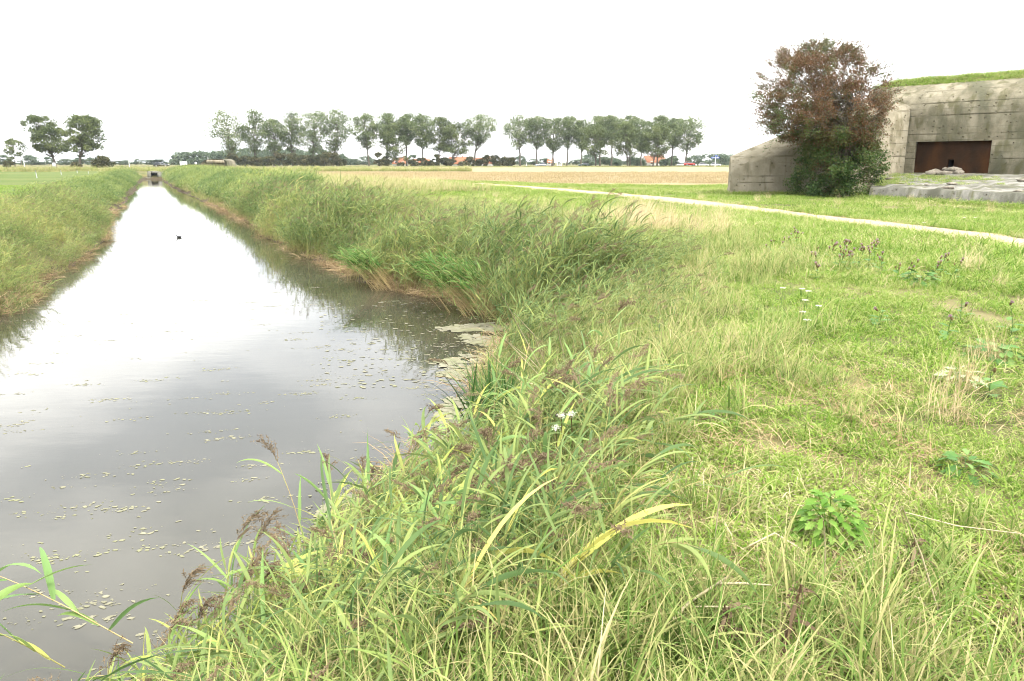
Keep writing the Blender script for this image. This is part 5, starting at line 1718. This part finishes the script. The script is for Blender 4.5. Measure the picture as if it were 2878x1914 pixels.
# ------------------------------------------------------------------ floating algae
M['algae'] = noisy('algae_scum', (0.115, 0.11, 0.068), (0.195, 0.182, 0.125), 9, 0.85, 0.006, 8, 0.25, (0.15, 0.15, 0.08), 1.6, bscale=60)


def blob(rg, r, n=9, elong=1.0, ang=0.0):
    a = np.arange(n) * 2 * pi / n + rg.normal(size=n) * 0.12
    rr = r * (0.3 + 1.0 * rg.random(n))
    x, y = rr * np.cos(a) * elong, rr * np.sin(a)
    return np.column_stack([x * cos(ang) - y * sin(ang), x * sin(ang) + y * cos(ang), np.zeros(n)])


ra = np.random.default_rng(9)
g = Geo()
cnt = 0
while cnt < 430:                                      # rafts of flakes strung out along the wind
    r = 3.8 + 26 * ra.random() ** 1.7
    a = -0.62 + 0.72 * ra.random()
    cx2, cy2 = r * sin(a), r * cos(a)
    dd = float(water_sd(np.array([cx2]), np.array([cy2]))[0][0])
    if dd > -0.25: continue
    cnt += 1
    big = ra.random() < 0.32
    m_ = int(12 + 34 * ra.random()) if big else int(1 + 2 * ra.random())
    for q in range(m_):
        ox, oy = ra.normal() * (0.13 if big else 0.05), ra.normal() * (0.035 if big else 0.02)
        an = 0.18
        px2, py2 = cx2 + ox * cos(an) - oy * sin(an), cy2 + ox * sin(an) + oy * cos(an)
        b = blob(ra, 0.003 + 0.016 * ra.random() ** 2.2, 7, 1.6, 0.2 + 0.5 * ra.normal()) + np.array([px2, py2, WZ + 0.0015 + 0.0015 * ra.random()])
        g.add(b, [list(range(7))])
# denser flakes over the dark bay and along the right edge
for _ in range(900):
    u, v = 900 + 560 * ra.random(), 850 + 240 * ra.random()
    p = G(u, v, WZ)
    if float(water_sd(p[:1], p[1:2])[0][0]) > -0.05: continue
    b = blob(ra, 0.006 + 0.03 * ra.random() ** 2.5, 7, 1.6, 0.1) + np.array([p[0], p[1], WZ + 0.005])
    g.add(b, [list(range(7))])
tag(g.build('algae_flakes', M['algae']), 'small pale algae flakes drifting on the water', kind='stuff')


def mat_patch(u_v, label, seed):
    rg = np.random.default_rng(seed)
    pts = np.array([G(u, v, WZ) for u, v in u_v])
    c = pts.mean(0)
    g = Geo()
    # subdivide and roughen the outline
    o = []
    n = len(pts)
    for k in range(n):
        a, b = pts[k], pts[(k + 1) % n]
        for t in np.linspace(0, 1, 15)[:-1]:
            p = a + (b - a) * t
            w_ = 0.30 * (vnoise(p[0] * 4, p[1] * 4 + seed, 1.0) - 0.5) + 0.07 * rg.normal()
            o.append(p + (c - p) * w_ * np.array([1, 1, 0]))
    o = np.array(o) - [c[0], c[1], 0]; o[:, 2] = 0.0
    m_ = len(o)
    lo_, hi_ = o[:, :2].min(0) - 0.15, o[:, :2].max(0) + 0.15
    cnt_ = 0
    while cnt_ < 900:                      # the mat is a felt of many small overlapping flakes
        p = lo_ + (hi_ - lo_) * rg.random(2)
        ins = False
        for k in range(m_):
            a, b = o[k], o[(k + 1) % m_]
            if (a[1] > p[1]) != (b[1] > p[1]) and p[0] < (b[0] - a[0]) * (p[1] - a[1]) / (b[1] - a[1]) + a[0]: ins = not ins
        cnt_ += 1
        if not ins and rg.random() > 0.10: continue
        if vnoise(p[0] * 6 + seed * 5, p[1] * 6, 1.0) < 0.22: continue
        g.add(blob(rg, 0.03 + 0.05 * rg.random() if ins else 0.015, 8, 1.3, rg.random() * 3) + [p[0], p[1], 0.012 * rg.random()], [list(range(8))])
    ob = g.build('algae_mat', M['algae'])
    ob.location = (float(c[0]), float(c[1]), WZ + 0.003)
    tag(ob, label, kind='stuff')


mat_patch([(1222, 1018), (1300, 1000), (1370, 990), (1450, 995), (1440, 1040), (1400, 1060), (1310, 1070), (1245, 1052)], 'large pale algae mat filling the bay before the rush clump', 1)
mat_patch([(1228, 924), (1290, 915), (1380, 908), (1430, 925), (1360, 935), (1270, 930)], 'long thin algae mat near the dark reed foot', 2)
mat_patch([(1285, 945), (1340, 942), (1410, 955), (1440, 968), (1370, 975), (1310, 962)], 'narrow algae mat between the thin and the large mat', 3)
mat_patch([(1230, 1130), (1300, 1110), (1360, 1090), (1400, 1100), (1340, 1170), (1250, 1255), (1230, 1220)], 'algae mat behind the dark rush clump', 4)
mat_patch([(905, 1430), (960, 1400), (1050, 1370), (1080, 1385), (960, 1490), (905, 1540)], 'algae mat behind the foreground reeds', 5)

# ------------------------------------------------------------------ coot on the water
M['coot'] = plain('black_plumage', (0.012, 0.013, 0.014), 0.6)
b = G(503, 668, WZ)
coot = empty('coot', (b[0], b[1], WZ), pi)
coot.scale = (0.5, 0.5, 0.5)
tag(coot, 'small black water bird swimming in the middle of the canal', 'bird')
g = Geo()
prof = [(-0.20, 0.10, 0.010), (-0.17, 0.075, 0.045), (-0.09, 0.055, 0.085), (0.0, 0.05, 0.10), (0.08, 0.06, 0.085), (0.125, 0.09, 0.055), (0.145, 0.135, 0.036), (0.155, 0.18, 0.033), (0.17, 0.205, 0.040), (0.195, 0.205, 0.032), (0.215, 0.198, 0.012)]
g.tube(np.array([(x, 0, z) for x, z, r in prof]), [r for x, z, r in prof], 10)
bd = g.build('body', M['coot'], coot, True)
Geo().tube(np.array([(0.205, 0, 0.215), (0.225, 0, 0.20), (0.25, 0, 0.188)]), [0.014, 0.012, 0.003], 6).build('beak', M['white'], coot)

# ------------------------------------------------------------------ single plants in the foreground
def reed_thing(rg, x, y, h, rz, label, group=None, plume=True, l0=0.2, l1=0.7, nleaf=8, llen=0.36, lw=0.026, tone=(0.2, 0.8), tilt=(0, 0), z=None, pl=0.22, first=0.12, mats=None):
    root = empty('reed', (x, y, (gz1(x, y) if z is None else z) - 0.03), rz)
    root.rotation_euler = (tilt[0], tilt[1], rz)
    tag(root, label, 'reed', group)
    gs, lv, gp = reed_parts(rg, h, l0, l1, nleaf, llen, lw, plume, 9, 0.3, tone, pl, 22, first, 0.004)
    mt = mats or FM
    gs.build('stem', mt, root)
    for l in lv: l.build('leaf', mt, root)
    if gp: gp.build('plume', mt, root)
    return root


M['reed_leaf1'] = foliage('reed_leaves_near', [(0.0, (0.09, 0.17, 0.06)), (0.3, (0.16, 0.26, 0.085)), (0.55, (0.24, 0.34, 0.10)), (0.75, (0.36, 0.40, 0.10)), (0.9, (0.55, 0.50, 0.13)), (1.0, (0.60, 0.44, 0.19))], 0.35, 0.42, False)
M['reed_stem1'] = foliage('reed_stems_near', [(0.0, (0.15, 0.18, 0.05)), (0.5, (0.27, 0.25, 0.09)), (1.0, (0.42, 0.32, 0.16))], 0.1, 0.5, False)
M['plume1'] = foliage('reed_plumes_near', [(0.0, (0.075, 0.052, 0.032)), (0.5, (0.145, 0.105, 0.062)), (1.0, (0.26, 0.20, 0.13))], 0.3, 0.7, False)
FM = [M['reed_leaf1'], M['reed_stem1'], M['plume1']]
rf = np.random.default_rng(31)
# base pixel (u, v on the bank), then height; plants of the near bank, told apart by nothing but place
made = 0
GRP = 'reeds along the near bank'
LBL = 'foreground reed of the near stand with arching leaves and no plume'
while made < 90:
    r, a = 2.9 + 3.6 * rf.random(), -0.62 + 0.85 * rf.random()
    x, y = r * sin(a), r * cos(a)
    d = float(water_sd(np.array([x]), np.array([y]))[0][0])
    if d < 0.0 or d > 1.45 or x < -1.9: continue
    pl_ = rf.random() < 0.35
    h = np.interp(r, [2.9, 4, 6.5], [0.50, 0.66, 0.95]) * (0.8 + 0.4 * rf.random())
    reed_thing(rf, x, y, h, rf.normal() * 0.7, LBL if not pl_ else 'foreground reed of the near stand carrying a brown drooping plume', GRP if not pl_ else 'plumed reeds of the near stand', pl_, 0.15 + 0.3 * rf.random(), 0.4 + 0.5 * rf.random(), 6 + int(3 * rf.random()), 0.33, 0.026, (0.12, 0.85))
    made += 1
b = G(870, 1560, WZ)
reed_thing(rf, b[0], b[1], 0.92, 2.6, 'lone tall reed whose dark plume stands out against the water', None, True, 0.10, 0.25, 6, 0.34, 0.022, (0.3, 0.6), pl=0.26)
b = G(380, 1860, WZ)
reed_thing(rf, b[0], b[1], 0.95, pi + 0.12, 'bowed reed with broad green leaves reaching over the water at the bottom left', None, False, 0.95, 0.35, 9, 0.44, 0.046, (0.1, 0.5), z=WZ + 0.15)
b = G(190, 1930, WZ)
reed_thing(rf, b[0], b[1], 0.7, pi + 0.5, 'second bowed reed below the broad-leaved one in the bottom left corner', None, True, 0.7, 0.3, 7, 0.42, 0.044, (0.15, 0.9), z=WZ + 0.15)
# dark plumes standing out over the water at the left of the stand
for k, (u, v, Y, q) in enumerate([(545, 1500, 3.7, 0.26), (640, 1480, 3.9, 0.28), (600, 1580, 3.6, 0.24), (430, 1590, 3.5, 0.22), (500, 1660, 3.4, 0.24), (690, 1560, 3.8, 0.26), (395, 1700, 3.3, 0.22), (235, 1800, 3.2, 0.22), (1030, 1270, 4.9, 0.22), (1120, 1220, 5.2, 0.22)]):
    p = P(u, v + 50, Y)
    x, y = p[0] + 0.06, Y
    z0 = max(gz1(x, y), WZ)
    reed_thing(rf, x, y, max(0.35, (p[2] - z0)), 0.5 * rf.normal(), f'reed with dark plume against the water, {ORD[k]} of ten along the stand edge', 'dark plumes along the stand edge', True, 0.05, 0.22, 6, 0.30, 0.022, (0.3, 0.75), pl=q, z=z0)
# big yellowing leaves in the stand
for k, (u, v, h, rz, t) in enumerate([(1270, 1760, 0.55, 0.25, (0.82, 0.95)), (1500, 1800, 0.40, -0.3, (0.80, 0.92)), (1180, 1850, 0.42, -0.1, (0.85, 0.95))]):
    b = G(u, v + 90, -0.3)
    reed_thing(rf, b[0], b[1], h, rz, ['bright yellow reed leaf pair rising highest from the foreground stand', 'yellowing reed with flat leaves pointing to the meadow', 'low yellow reed at the bottom edge of the stand'][k], None, False, 0.5, 0.3, 4, 0.48, 0.036, t, z=gz1(b[0], b[1]))
# dark rush clump in the bay
b = RUSH
rush = empty('rush_clump', (b[0], b[1], WZ + 0.02)); tag(rush, 'dark green upright reed clump standing in the algae bay', 'reeds')
g = Geo(); blades(g, rf, 170, 0.24, 0.55, 1.0, 0.018, 7, 0.35, wind=-0.1, e0=1.3)
M['rush'] = foliage('rush_leaves', [(0.0, (0.022, 0.06, 0.014)), (0.6, (0.05, 0.11, 0.026)), (1.0, (0.11, 0.17, 0.05))], 0.3, 0.4, False)
o_ = g.build('leaves', M['rush'], rush); o_['kind'] = 'stuff'
gs, lv, gp = reed_parts(rf, 0.95, 0.2, 0.9, 2, 0.2, 0.015, True, 7, 0.2, (0.8, 1.0), 0.2, 20, 0.5)
g = Geo(); merge(g, gs); merge(g, gp); g.build('plume_stem', FM, rush).rotation_euler = (0, 0, pi + 0.2)
# two sheaves leaning out over the water
M['sheaf_stem'] = foliage('sheaf_stems', [(0.0, (0.22, 0.16, 0.07)), (1.0, (0.40, 0.31, 0.15))], 0.1, 0.6, False)
M['sheaf_leaf'] = foliage('sheaf_leaves', [(0.0, (0.05, 0.11, 0.025)), (0.6, (0.10, 0.19, 0.04)), (1.0, (0.20, 0.27, 0.08))], 0.35, 0.45, False)


def sheaf(u, v, n, h, label, sp):
    b = G(u, v, WZ)
    root = empty('reed_sheaf', (b[0], b[1], WZ), pi - 0.1); tag(root, label, 'reeds')
    gS, gL, gPl = Geo(), Geo(), Geo()
    for k in range(n):
        gs, lv, gp = reed_parts(rf, h * (0.75 + 0.4 * rf.random()), 0.55 + 0.15 * rf.random(), 0.3 + 0.3 * rf.random(), 8, 0.3, 0.022, rf.random() < 0.25, 5, 0.0, (0, 1), 0.18, 10, 0.55)
        Mx = TM((rf.normal() * sp, rf.normal() * sp, 0), rf.normal() * 0.16)
        gs.m = [np.zeros_like(q) for q in gs.m]; merge(gS, gs, Mx)
        [merge(gL, l, Mx) for l in lv]
    gS.build('stems', M['sheaf_stem'], root)['kind'] = 'stuff'
    gL.build('leaves', M['sheaf_leaf'], root)['kind'] = 'stuff'


sheaf(1085, 812, 60, 1.15, 'reed sheaf with bright green tuft leaning far out over the water', 0.16)
sheaf(1370, 880, 110, 1.35, 'thick brown-stemmed reed sheaf leaning over the dark bay', 0.30)

# dry pale stalks
M['pale_stalk'] = plain('bleached_stalk', (0.42, 0.35, 0.22), 0.7)


def stalk(name, px, r, label, zb=0.0, zt=None):
    """bent dry stalk through photo points on or above the ground"""
    pts = []
    for (u, v, z) in px:
        pts.append(G(u, v, z))
    pts = np.array(pts); c = pts[0].copy()
    root = Geo().tube(pts - c, [r] * (len(pts) - 1) + [r * 0.6], 6).build(name, M['pale_stalk'])
    root.location = [float(q) for q in c]
    tag(root, label, 'stalk', 'dry stalks in the grass')


stalk('dry_stalk', [(1888, 1745, 0.10), (1940, 1690, 0.14), (2050, 1618, 0.22)], 0.006, 'thick bleached stalk lying across the foreground grass')
stalk('dry_stalk', [(2020, 1640, 0.18), (2100, 1640, 0.20), (2170, 1645, 0.20)], 0.004, 'thin bleached stalk joining the thick one to the right')
stalk('dry_stalk', [(1945, 1705, 0.15), (2030, 1705, 0.18), (2110, 1710, 0.18)], 0.003, 'thin pale stalk under the thick bleached one')
stalk('dry_stalk', [(2085, 1545, 0.05), (2178, 1498, 0.16), (2262, 1550, 0.05)], 0.004, 'snapped stalk bent like a roof left of the bright green herb')
stalk('dry_stalk', [(2007, 1545, 0.1), (2018, 1430, 0.3), (2042, 1328, 0.52)], 0.0028, 'upright thin stalk with pale seed head before the trodden spot')
stalk('dry_stalk', [(2632, 1700, 0.1), (2590, 1560, 0.32), (2535, 1422, 0.52)], 0.0028, 'long slanting grass stalk right of the bright green herb')
stalk('dry_stalk', [(2318, 1620, 0.05), (2320, 1540, 0.2), (2314, 1462, 0.33)], 0.0032, 'short upright seed stalk in front of the bright green herb')
stalk('dry_stalk', [(2545, 1440, 0.1), (2690, 1478, 0.12), (2870, 1500, 0.12)], 0.0026, 'long thin stalk lying towards the right border')
for k, (px) in enumerate([[(1560, 1085, -0.7), (1490, 1010, -0.35), (1420, 955, 0.0)], [(1545, 1080, -0.7), (1480, 960, -0.1), (1412, 832, 0.45)], [(1600, 1060, -0.6), (1575, 960, -0.1), (1552, 845, 0.45)],
                          [(1580, 1105, -0.7), (1460, 1068, -0.55), (1362, 978, -0.2)], [(1540, 1040, -0.6), (1500, 940, -0.1), (1445, 880, 0.3)], [(1520, 1060, -0.7), (1450, 985, -0.4), (1400, 935, -0.1)]]):
    stalk('dry_stalk', px, 0.005, f'bleached dead reed stalk slanting beside the bay, {ORD[k]} of six')

# bright green herb with lobed leaves
M['herb'] = foliage('herb_leaves', [(0.0, (0.065, 0.15, 0.018)), (0.5, (0.11, 0.215, 0.03)), (1.0, (0.17, 0.28, 0.055))], 0.35, 0.45, False)
M['herb_dark'] = foliage('dark_herb_leaves', [(0.0, (0.05, 0.12, 0.03)), (0.5, (0.09, 0.18, 0.045)), (1.0, (0.16, 0.25, 0.07))], 0.3, 0.45, False)


def lobed_leaf(rg, L, tone):
    """leaf with toothed lobes, folded along the midrib"""
    g = Geo()
    outl = [(0, 0.03), (0.12, 0.06), (0.2, 0.22), (0.3, 0.12), (0.42, 0.34), (0.52, 0.17), (0.66, 0.30), (0.74, 0.14), (0.86, 0.14), (1.0, 0.0)]
    rib = np.array([(t * L, 0, -0.18 * L * t * t) for t, w in outl])
    for s in (-1, 1):
        e = np.array([(t * L + 0.08 * L * (w > 0.2), s * w * L, -0.18 * L * t * t + 0.25 * w * L - 0.35 * w * w * L) for t, w in outl])
        v = np.vstack([rib, e]); n = len(outl)
        g.add(v, [[k, k + 1, n + k + 1, n + k] for k in range(n - 1)], 0, tone)
    return g


def herb(u, v, rad, hgt, nl, leafL, label, mat, seed, flowers=None):
    rg = np.random.default_rng(seed)
    b = G(u, v, 0.0)
    z = gz1(b[0], b[1])
    root = empty('herb', (b[0], b[1], z)); tag(root, label, 'plant')
    protos_ = [lobed_leaf(rg, leafL, 0.2 + 0.25 * q).mesh('leaf', [mat], False) for q in range(4)]
    for k in range(7):
        a = k * 0.9 + rg.random() * 0.4
        Geo().tube(np.array([(0, 0, 0), (cos(a) * rad * 0.3, sin(a) * rad * 0.3, hgt * 0.55), (cos(a) * rad * 0.6, sin(a) * rad * 0.6, hgt * 0.8)]), [0.003, 0.0025, 0.0015], 5, bt=0.3).build('stem', mat, root)
    for k in range(nl):
        a, q = k * 2.399, ((k + 0.5) / nl) ** 0.5
        o_ = bpy.data.objects.new('leaf', protos_[k % 4]); COL.objects.link(o_); o_.parent = root
        zz = hgt * (1.0 - 0.75 * q * q) * (0.75 + 0.3 * rg.random())
        o_.location = (float(cos(a) * q * rad * 0.8), float(sin(a) * q * rad * 0.8), float(max(0.02, zz)))
        o_.rotation_euler = (float(rg.normal() * 0.3), float(-0.35 + 0.75 * q + rg.normal() * 0.2), float(a + rg.normal() * 0.4))
        s_ = float(0.75 + 0.5 * rg.random()); o_.scale = (s_, s_, s_)
    return root


herb(2330, 1520, 0.17, 0.25, 120, 0.062, 'bright green leafy herb standing alone in the short grass', M['herb'], 1)
herb(2710, 1320, 0.17, 0.10, 34, 0.08, 'dark leafy herb right of the bright green one', M['herb_dark'], 2)
herb(2790, 1010, 0.26, 0.16, 40, 0.11, 'spreading dark herb near the right border', M['herb_dark'], 3)
herb(2585, 800, 0.30, 0.20, 40, 0.13, 'dark green herb below the right thistles', M['herb_dark'], 4)
herb(2700, 1075, 0.16, 0.14, 26, 0.09, 'pale silvery herb left of the spreading dark one', foliage('silver_leaves', [(0, (0.25, 0.32, 0.16)), (1, (0.42, 0.46, 0.28))], 0.3, 0.5, False), 5)
herb(1985, 1190, 0.14, 0.08, 24, 0.07, 'low broad-leaved herb where the reeds meet the meadow', M['herb_dark'], 6)

# thistles with pink heads
M['pink'] = foliage('thistle_pink', [(0, (0.26, 0.15, 0.18)), (1, (0.45, 0.32, 0.34))], 0.3, 0.6, False)
M['bract'] = foliage('thistle_bracts', [(0, (0.10, 0.055, 0.03)), (1, (0.20, 0.16, 0.07))], 0.1, 0.6, False)
M['fluff'] = foliage('seed_fluff', [(0, (0.55, 0.50, 0.42)), (1, (0.85, 0.82, 0.76))], 0.4, 0.8, False)
head_cup = Geo().tube(np.array([(0, 0, -0.012), (0, 0, 0.0), (0, 0, 0.012), (0, 0, 0.018)]), [0.004, 0.010, 0.009, 0.006], 7, bt=0.4)
cup_me = head_cup.mesh('bract_cup', [M['bract']], True)
g = Geo(); rt_ = np.random.default_rng(4)
aa = rt_.random(46) * 2 * pi; el_ = 0.5 + 1.0 * rt_.random(46)
dv = np.column_stack([np.cos(aa) * np.cos(el_), np.sin(aa) * np.cos(el_), np.sin(el_)])
sd = np.cross(dv, rt_.normal(size=(46, 3))); sd /= np.linalg.norm(sd, axis=1)[:, None]
g.strips(np.stack([np.zeros((46, 3)) + [0, 0, 0.014], dv * 0.013 + [0, 0, 0.014], dv * 0.022 + [0, 0, 0.014]], 1), sd[:, None] * np.array([0.001, 0.002, 0.0012])[None, :, None], 0, rt_.random(46))
tuft_me = g.mesh('flower_tuft', [M['pink']])
thl = [lobed_leaf(rt_, 0.16, 0.3 + 0.2 * q).mesh('leaf', [M['herb_dark']]) for q in range(3)]


def thistle(b, h, nh, label, group, seed, big=1.0, mats=None):
    rg = np.random.default_rng(seed)
    root = empty('thistle', (b[0], b[1], gz1(b[0], b[1])), rg.random() * 6); tag(root, label, 'thistle', group)
    top = np.array([rg.normal() * 0.05, rg.normal() * 0.05, h])
    Geo().tube(np.array([(0, 0, -0.02), top * 0.5 + rg.normal(size=3) * 0.01, top]), [0.004, 0.003, 0.002], 5, bt=0.3).build('stem', M['herb_dark'], root)
    for k in range(nh):
        a = rg.random() * 6.28
        st = top * (0.55 + 0.4 * rg.random()); tip = st + np.array([cos(a) * 0.16 * rg.random(), sin(a) * 0.16 * rg.random(), 0.06 + 0.14 * rg.random()]) * h / 0.6
        Geo().tube(np.array([st, (st + tip) / 2 + [0, 0, -0.01], tip]), 0.0018, 4, bt=0.3).build('branch', M['herb_dark'], root)
        c = bpy.data.objects.new('flower_head', cup_me); COL.objects.link(c); c.parent = root; c.location = [float(q) for q in tip]; c.rotation_euler = (float(rg.normal() * 0.4), float(rg.normal() * 0.4), 0)
        c.scale = (big * 1.3,) * 3
        if rg.random() < 0.75:
            f_ = bpy.data.objects.new('petal_tuft', tuft_me); COL.objects.link(f_); f_.parent = c
    for k in range(6):
        o_ = bpy.data.objects.new('leaf', thl[k % 3]); COL.objects.link(o_); o_.parent = root
        o_.location = [float(q) for q in top * (0.08 + 0.13 * k)]; o_.rotation_euler = (0, float(-0.3 + rg.normal() * 0.2), float(k * 2.4)); s_ = float(1.1 - 0.1 * k); o_.scale = (s_, s_, s_)
    return root


k = 0
for (u, v, h, nh) in [(2300, 760, 0.5, 5), (2330, 745, 0.55, 7), (2345, 770, 0.5, 7), (2365, 750, 0.6, 8), (2385, 765, 0.55, 8), (2410, 755, 0.5, 6), (2440, 760, 0.5, 6), (2460, 745, 0.55, 6), (2475, 775, 0.45, 4), (2290, 790, 0.35, 3)]:
    thistle(G(u, v, 0), h * 0.62, nh, 'pink-headed thistle in the dense patch in the middle of the meadow', 'thistles in the dense patch', 400 + k, 1.0); k += 1
for (u, v, h, nh) in [(2150, 725, 0.4, 3), (2195, 725, 0.45, 4), (2240, 715, 0.5, 5), (2225, 705, 0.5, 4)]:
    thistle(G(u, v, 0), h * 0.65, nh, 'slim thistle left of the dense patch', 'thistles left of the dense patch', 420 + k, 0.9); k += 1
for (u, v, h, nh) in [(2520, 790, 0.4, 3), (2545, 800, 0.45, 4), (2610, 790, 0.45, 4), (2640, 775, 0.5, 4), (2670, 790, 0.4, 3)]:
    thistle(G(u, v, 0), h * 0.65, nh, 'thin thistle right of the dense patch', 'thistles right of the dense patch', 440 + k, 0.9); k += 1
for (u, v, h, lb) in [(2466, 920, 0.25, 'single pink thistle head in the open grass below the dense patch'), (2842, 945, 0.3, 'single purple thistle near the right border'), (2655, 960, 0.28, 'lone thistle left of the spreading dark herb'),
                      (2780, 1110, 0.2, 'low pink thistle beside the silvery herb'), (2700, 905, 0.28, 'brown-headed thistle above the lone thistle')]:
    thistle(G(u, v, 0), h, 1, lb, None, 460 + k, 1.0); k += 1


# white umbels, yellow dots
def umbel(u, v, h, label, group):
    rg = np.random.default_rng(int(u * 3 + v))
    b = G(u, v, 0.0)
    root = empty('yarrow', (b[0], b[1], gz1(b[0], b[1]))); tag(root, label, 'flower', group)
    Geo().tube(np.array([(0, 0, 0), (0.01, 0, h * 0.6), (0.015, 0, h)]), 0.002, 4, bt=0.3).build('stem', M['herb_dark'], root)
    g = Geo()
    n = 60
    a, q = rg.random(n) * 6.28, 0.035 * rg.random(n) ** 0.5
    g.cards(np.column_stack([0.015 + q * np.cos(a), q * np.sin(a), h + 0.006 * rg.random(n)]), 0.009, rg, 0, rg.random(n), 0.9, 0.7)
    g.build('flower_head', M['fluff'], root)


for (u, v, h) in [(2192, 880, 0.3), (2246, 868, 0.25), (2262, 890, 0.3), (2254, 915, 0.28), (2292, 915, 0.22), (2247, 945, 0.25), (2260, 955, 0.2), (2705, 640, 0.25), (2735, 640, 0.25), (2590, 668, 0.3)]:
    umbel(u, v, h, 'small white flower head in the meadow grass', 'white flower heads in the meadow')
# fluffy seed heads among the reeds
for k, (u, v, z) in enumerate([(1578, 1172, 0.25), (1606, 1168, 0.27), (1563, 1206, 0.2)]):
    p = G(u, v, z); z0 = gz1(p[0], p[1])
    root = empty('seed_thistle', (p[0], p[1], z0)); tag(root, f'white fluffy seed head among the near reeds, {ORD[k]} from the top', 'flower', 'fluffy seed heads')
    h = p[2] - z0
    Geo().tube(np.array([(0, 0, 0), (0.01, 0, h * 0.5), (0, 0, h)]), 0.003, 5, bt=0.5).build('stem', M['bract'], root)
    g = Geo(); g.cards(rf.normal(size=(120, 3)) * [0.012, 0.012, 0.008] + [0, 0, h + 0.01], 0.010, rf, 0, rf.random(120), 0.3); g.build('fluff', M['fluff'], root)
# withered dock plant in the foreground
M['dock'] = foliage('withered_dock', [(0.0, (0.05, 0.034, 0.02)), (0.5, (0.10, 0.068, 0.04)), (1.0, (0.19, 0.14, 0.085))], 0.2, 0.7, False)
M['dock_stem'] = plain('dock_stem', (0.13, 0.075, 0.042), 0.7)


def dock(u, v, h, lean, label, seed):
    rg = np.random.default_rng(seed)
    b = G(u, v, 0.0)
    root = empty('dock_plant', (b[0], b[1], gz1(b[0], b[1]))); tag(root, label, 'plant', 'withered docks')
    top = np.array([lean, 0.05, h])
    Geo().tube(np.array([(0, 0, -0.02), top * 0.5 + [0.01, 0, 0.0], top]), [0.006, 0.005, 0.003], 6).build('stem', M['dock_stem'], root)
    for k in range(9):
        t = 0.15 + 0.85 * k / 9
        a = k * 2.4; L = 0.12 + 0.08 * rg.random()
        s_ = np.linspace(0, 1, 6)
        Pc = top * t + np.stack([cos(a) * s_ * L * 0.8, sin(a) * s_ * L * 0.8, L * (0.5 * s_ - 0.9 * s_ ** 2)], 1)
        wv_ = np.interp(s_, [0, 0.3, 0.7, 1], [0.15, 0.9, 0.7, 0.05]) * 0.009
        sd_ = np.stack([-sin(a) * np.ones(6), cos(a) * np.ones(6), 0.6 * np.sin(s_ * 5)], 1)
        Geo().strips(Pc[None], (sd_ * wv_[:, None])[None], 0, rg.random(), 0.5).build('leaf', M['dock'], root)
    g = Geo(); n = 220
    tt = 0.35 + 0.65 * rg.random((n, 1)); g.cards(top * tt + rg.normal(size=(n, 3)) * 0.016, 0.012, rg, 0, 0.2 + 0.7 * rg.random(n), 0.7); g.build('seed_cluster', M['dock'], root)['kind'] = 'stuff'


dock(2170, 1900, 0.33, 0.09, 'withered brown dock leaning right in the foreground grass', 1)
dock(2060, 1870, 0.22, -0.03, 'rusty withered dock left of the leaning one', 2)
dock(2560, 1640, 0.20, 0.02, 'small dark brown dock right of the bright green herb', 3)

# ------------------------------------------------------------------ hazy air
g = Geo().box(-2600, 2600, -310, 3300, -5, 32)
hz = g.build('haze', [])
m, nt, nd, ln, out = new_mat('hazy_air')
pv = nd.new('ShaderNodeVolumePrincipled')
pv.inputs['Color'].default_value = (0.86, 0.93, 1.0, 1)
pv.inputs['Density'].default_value = 0.00009
ln.new(pv.outputs[0], out.inputs['Volume'])
hz.data.materials.append(m)
tag(hz, 'thin pale summer haze over the polder', kind='stuff')
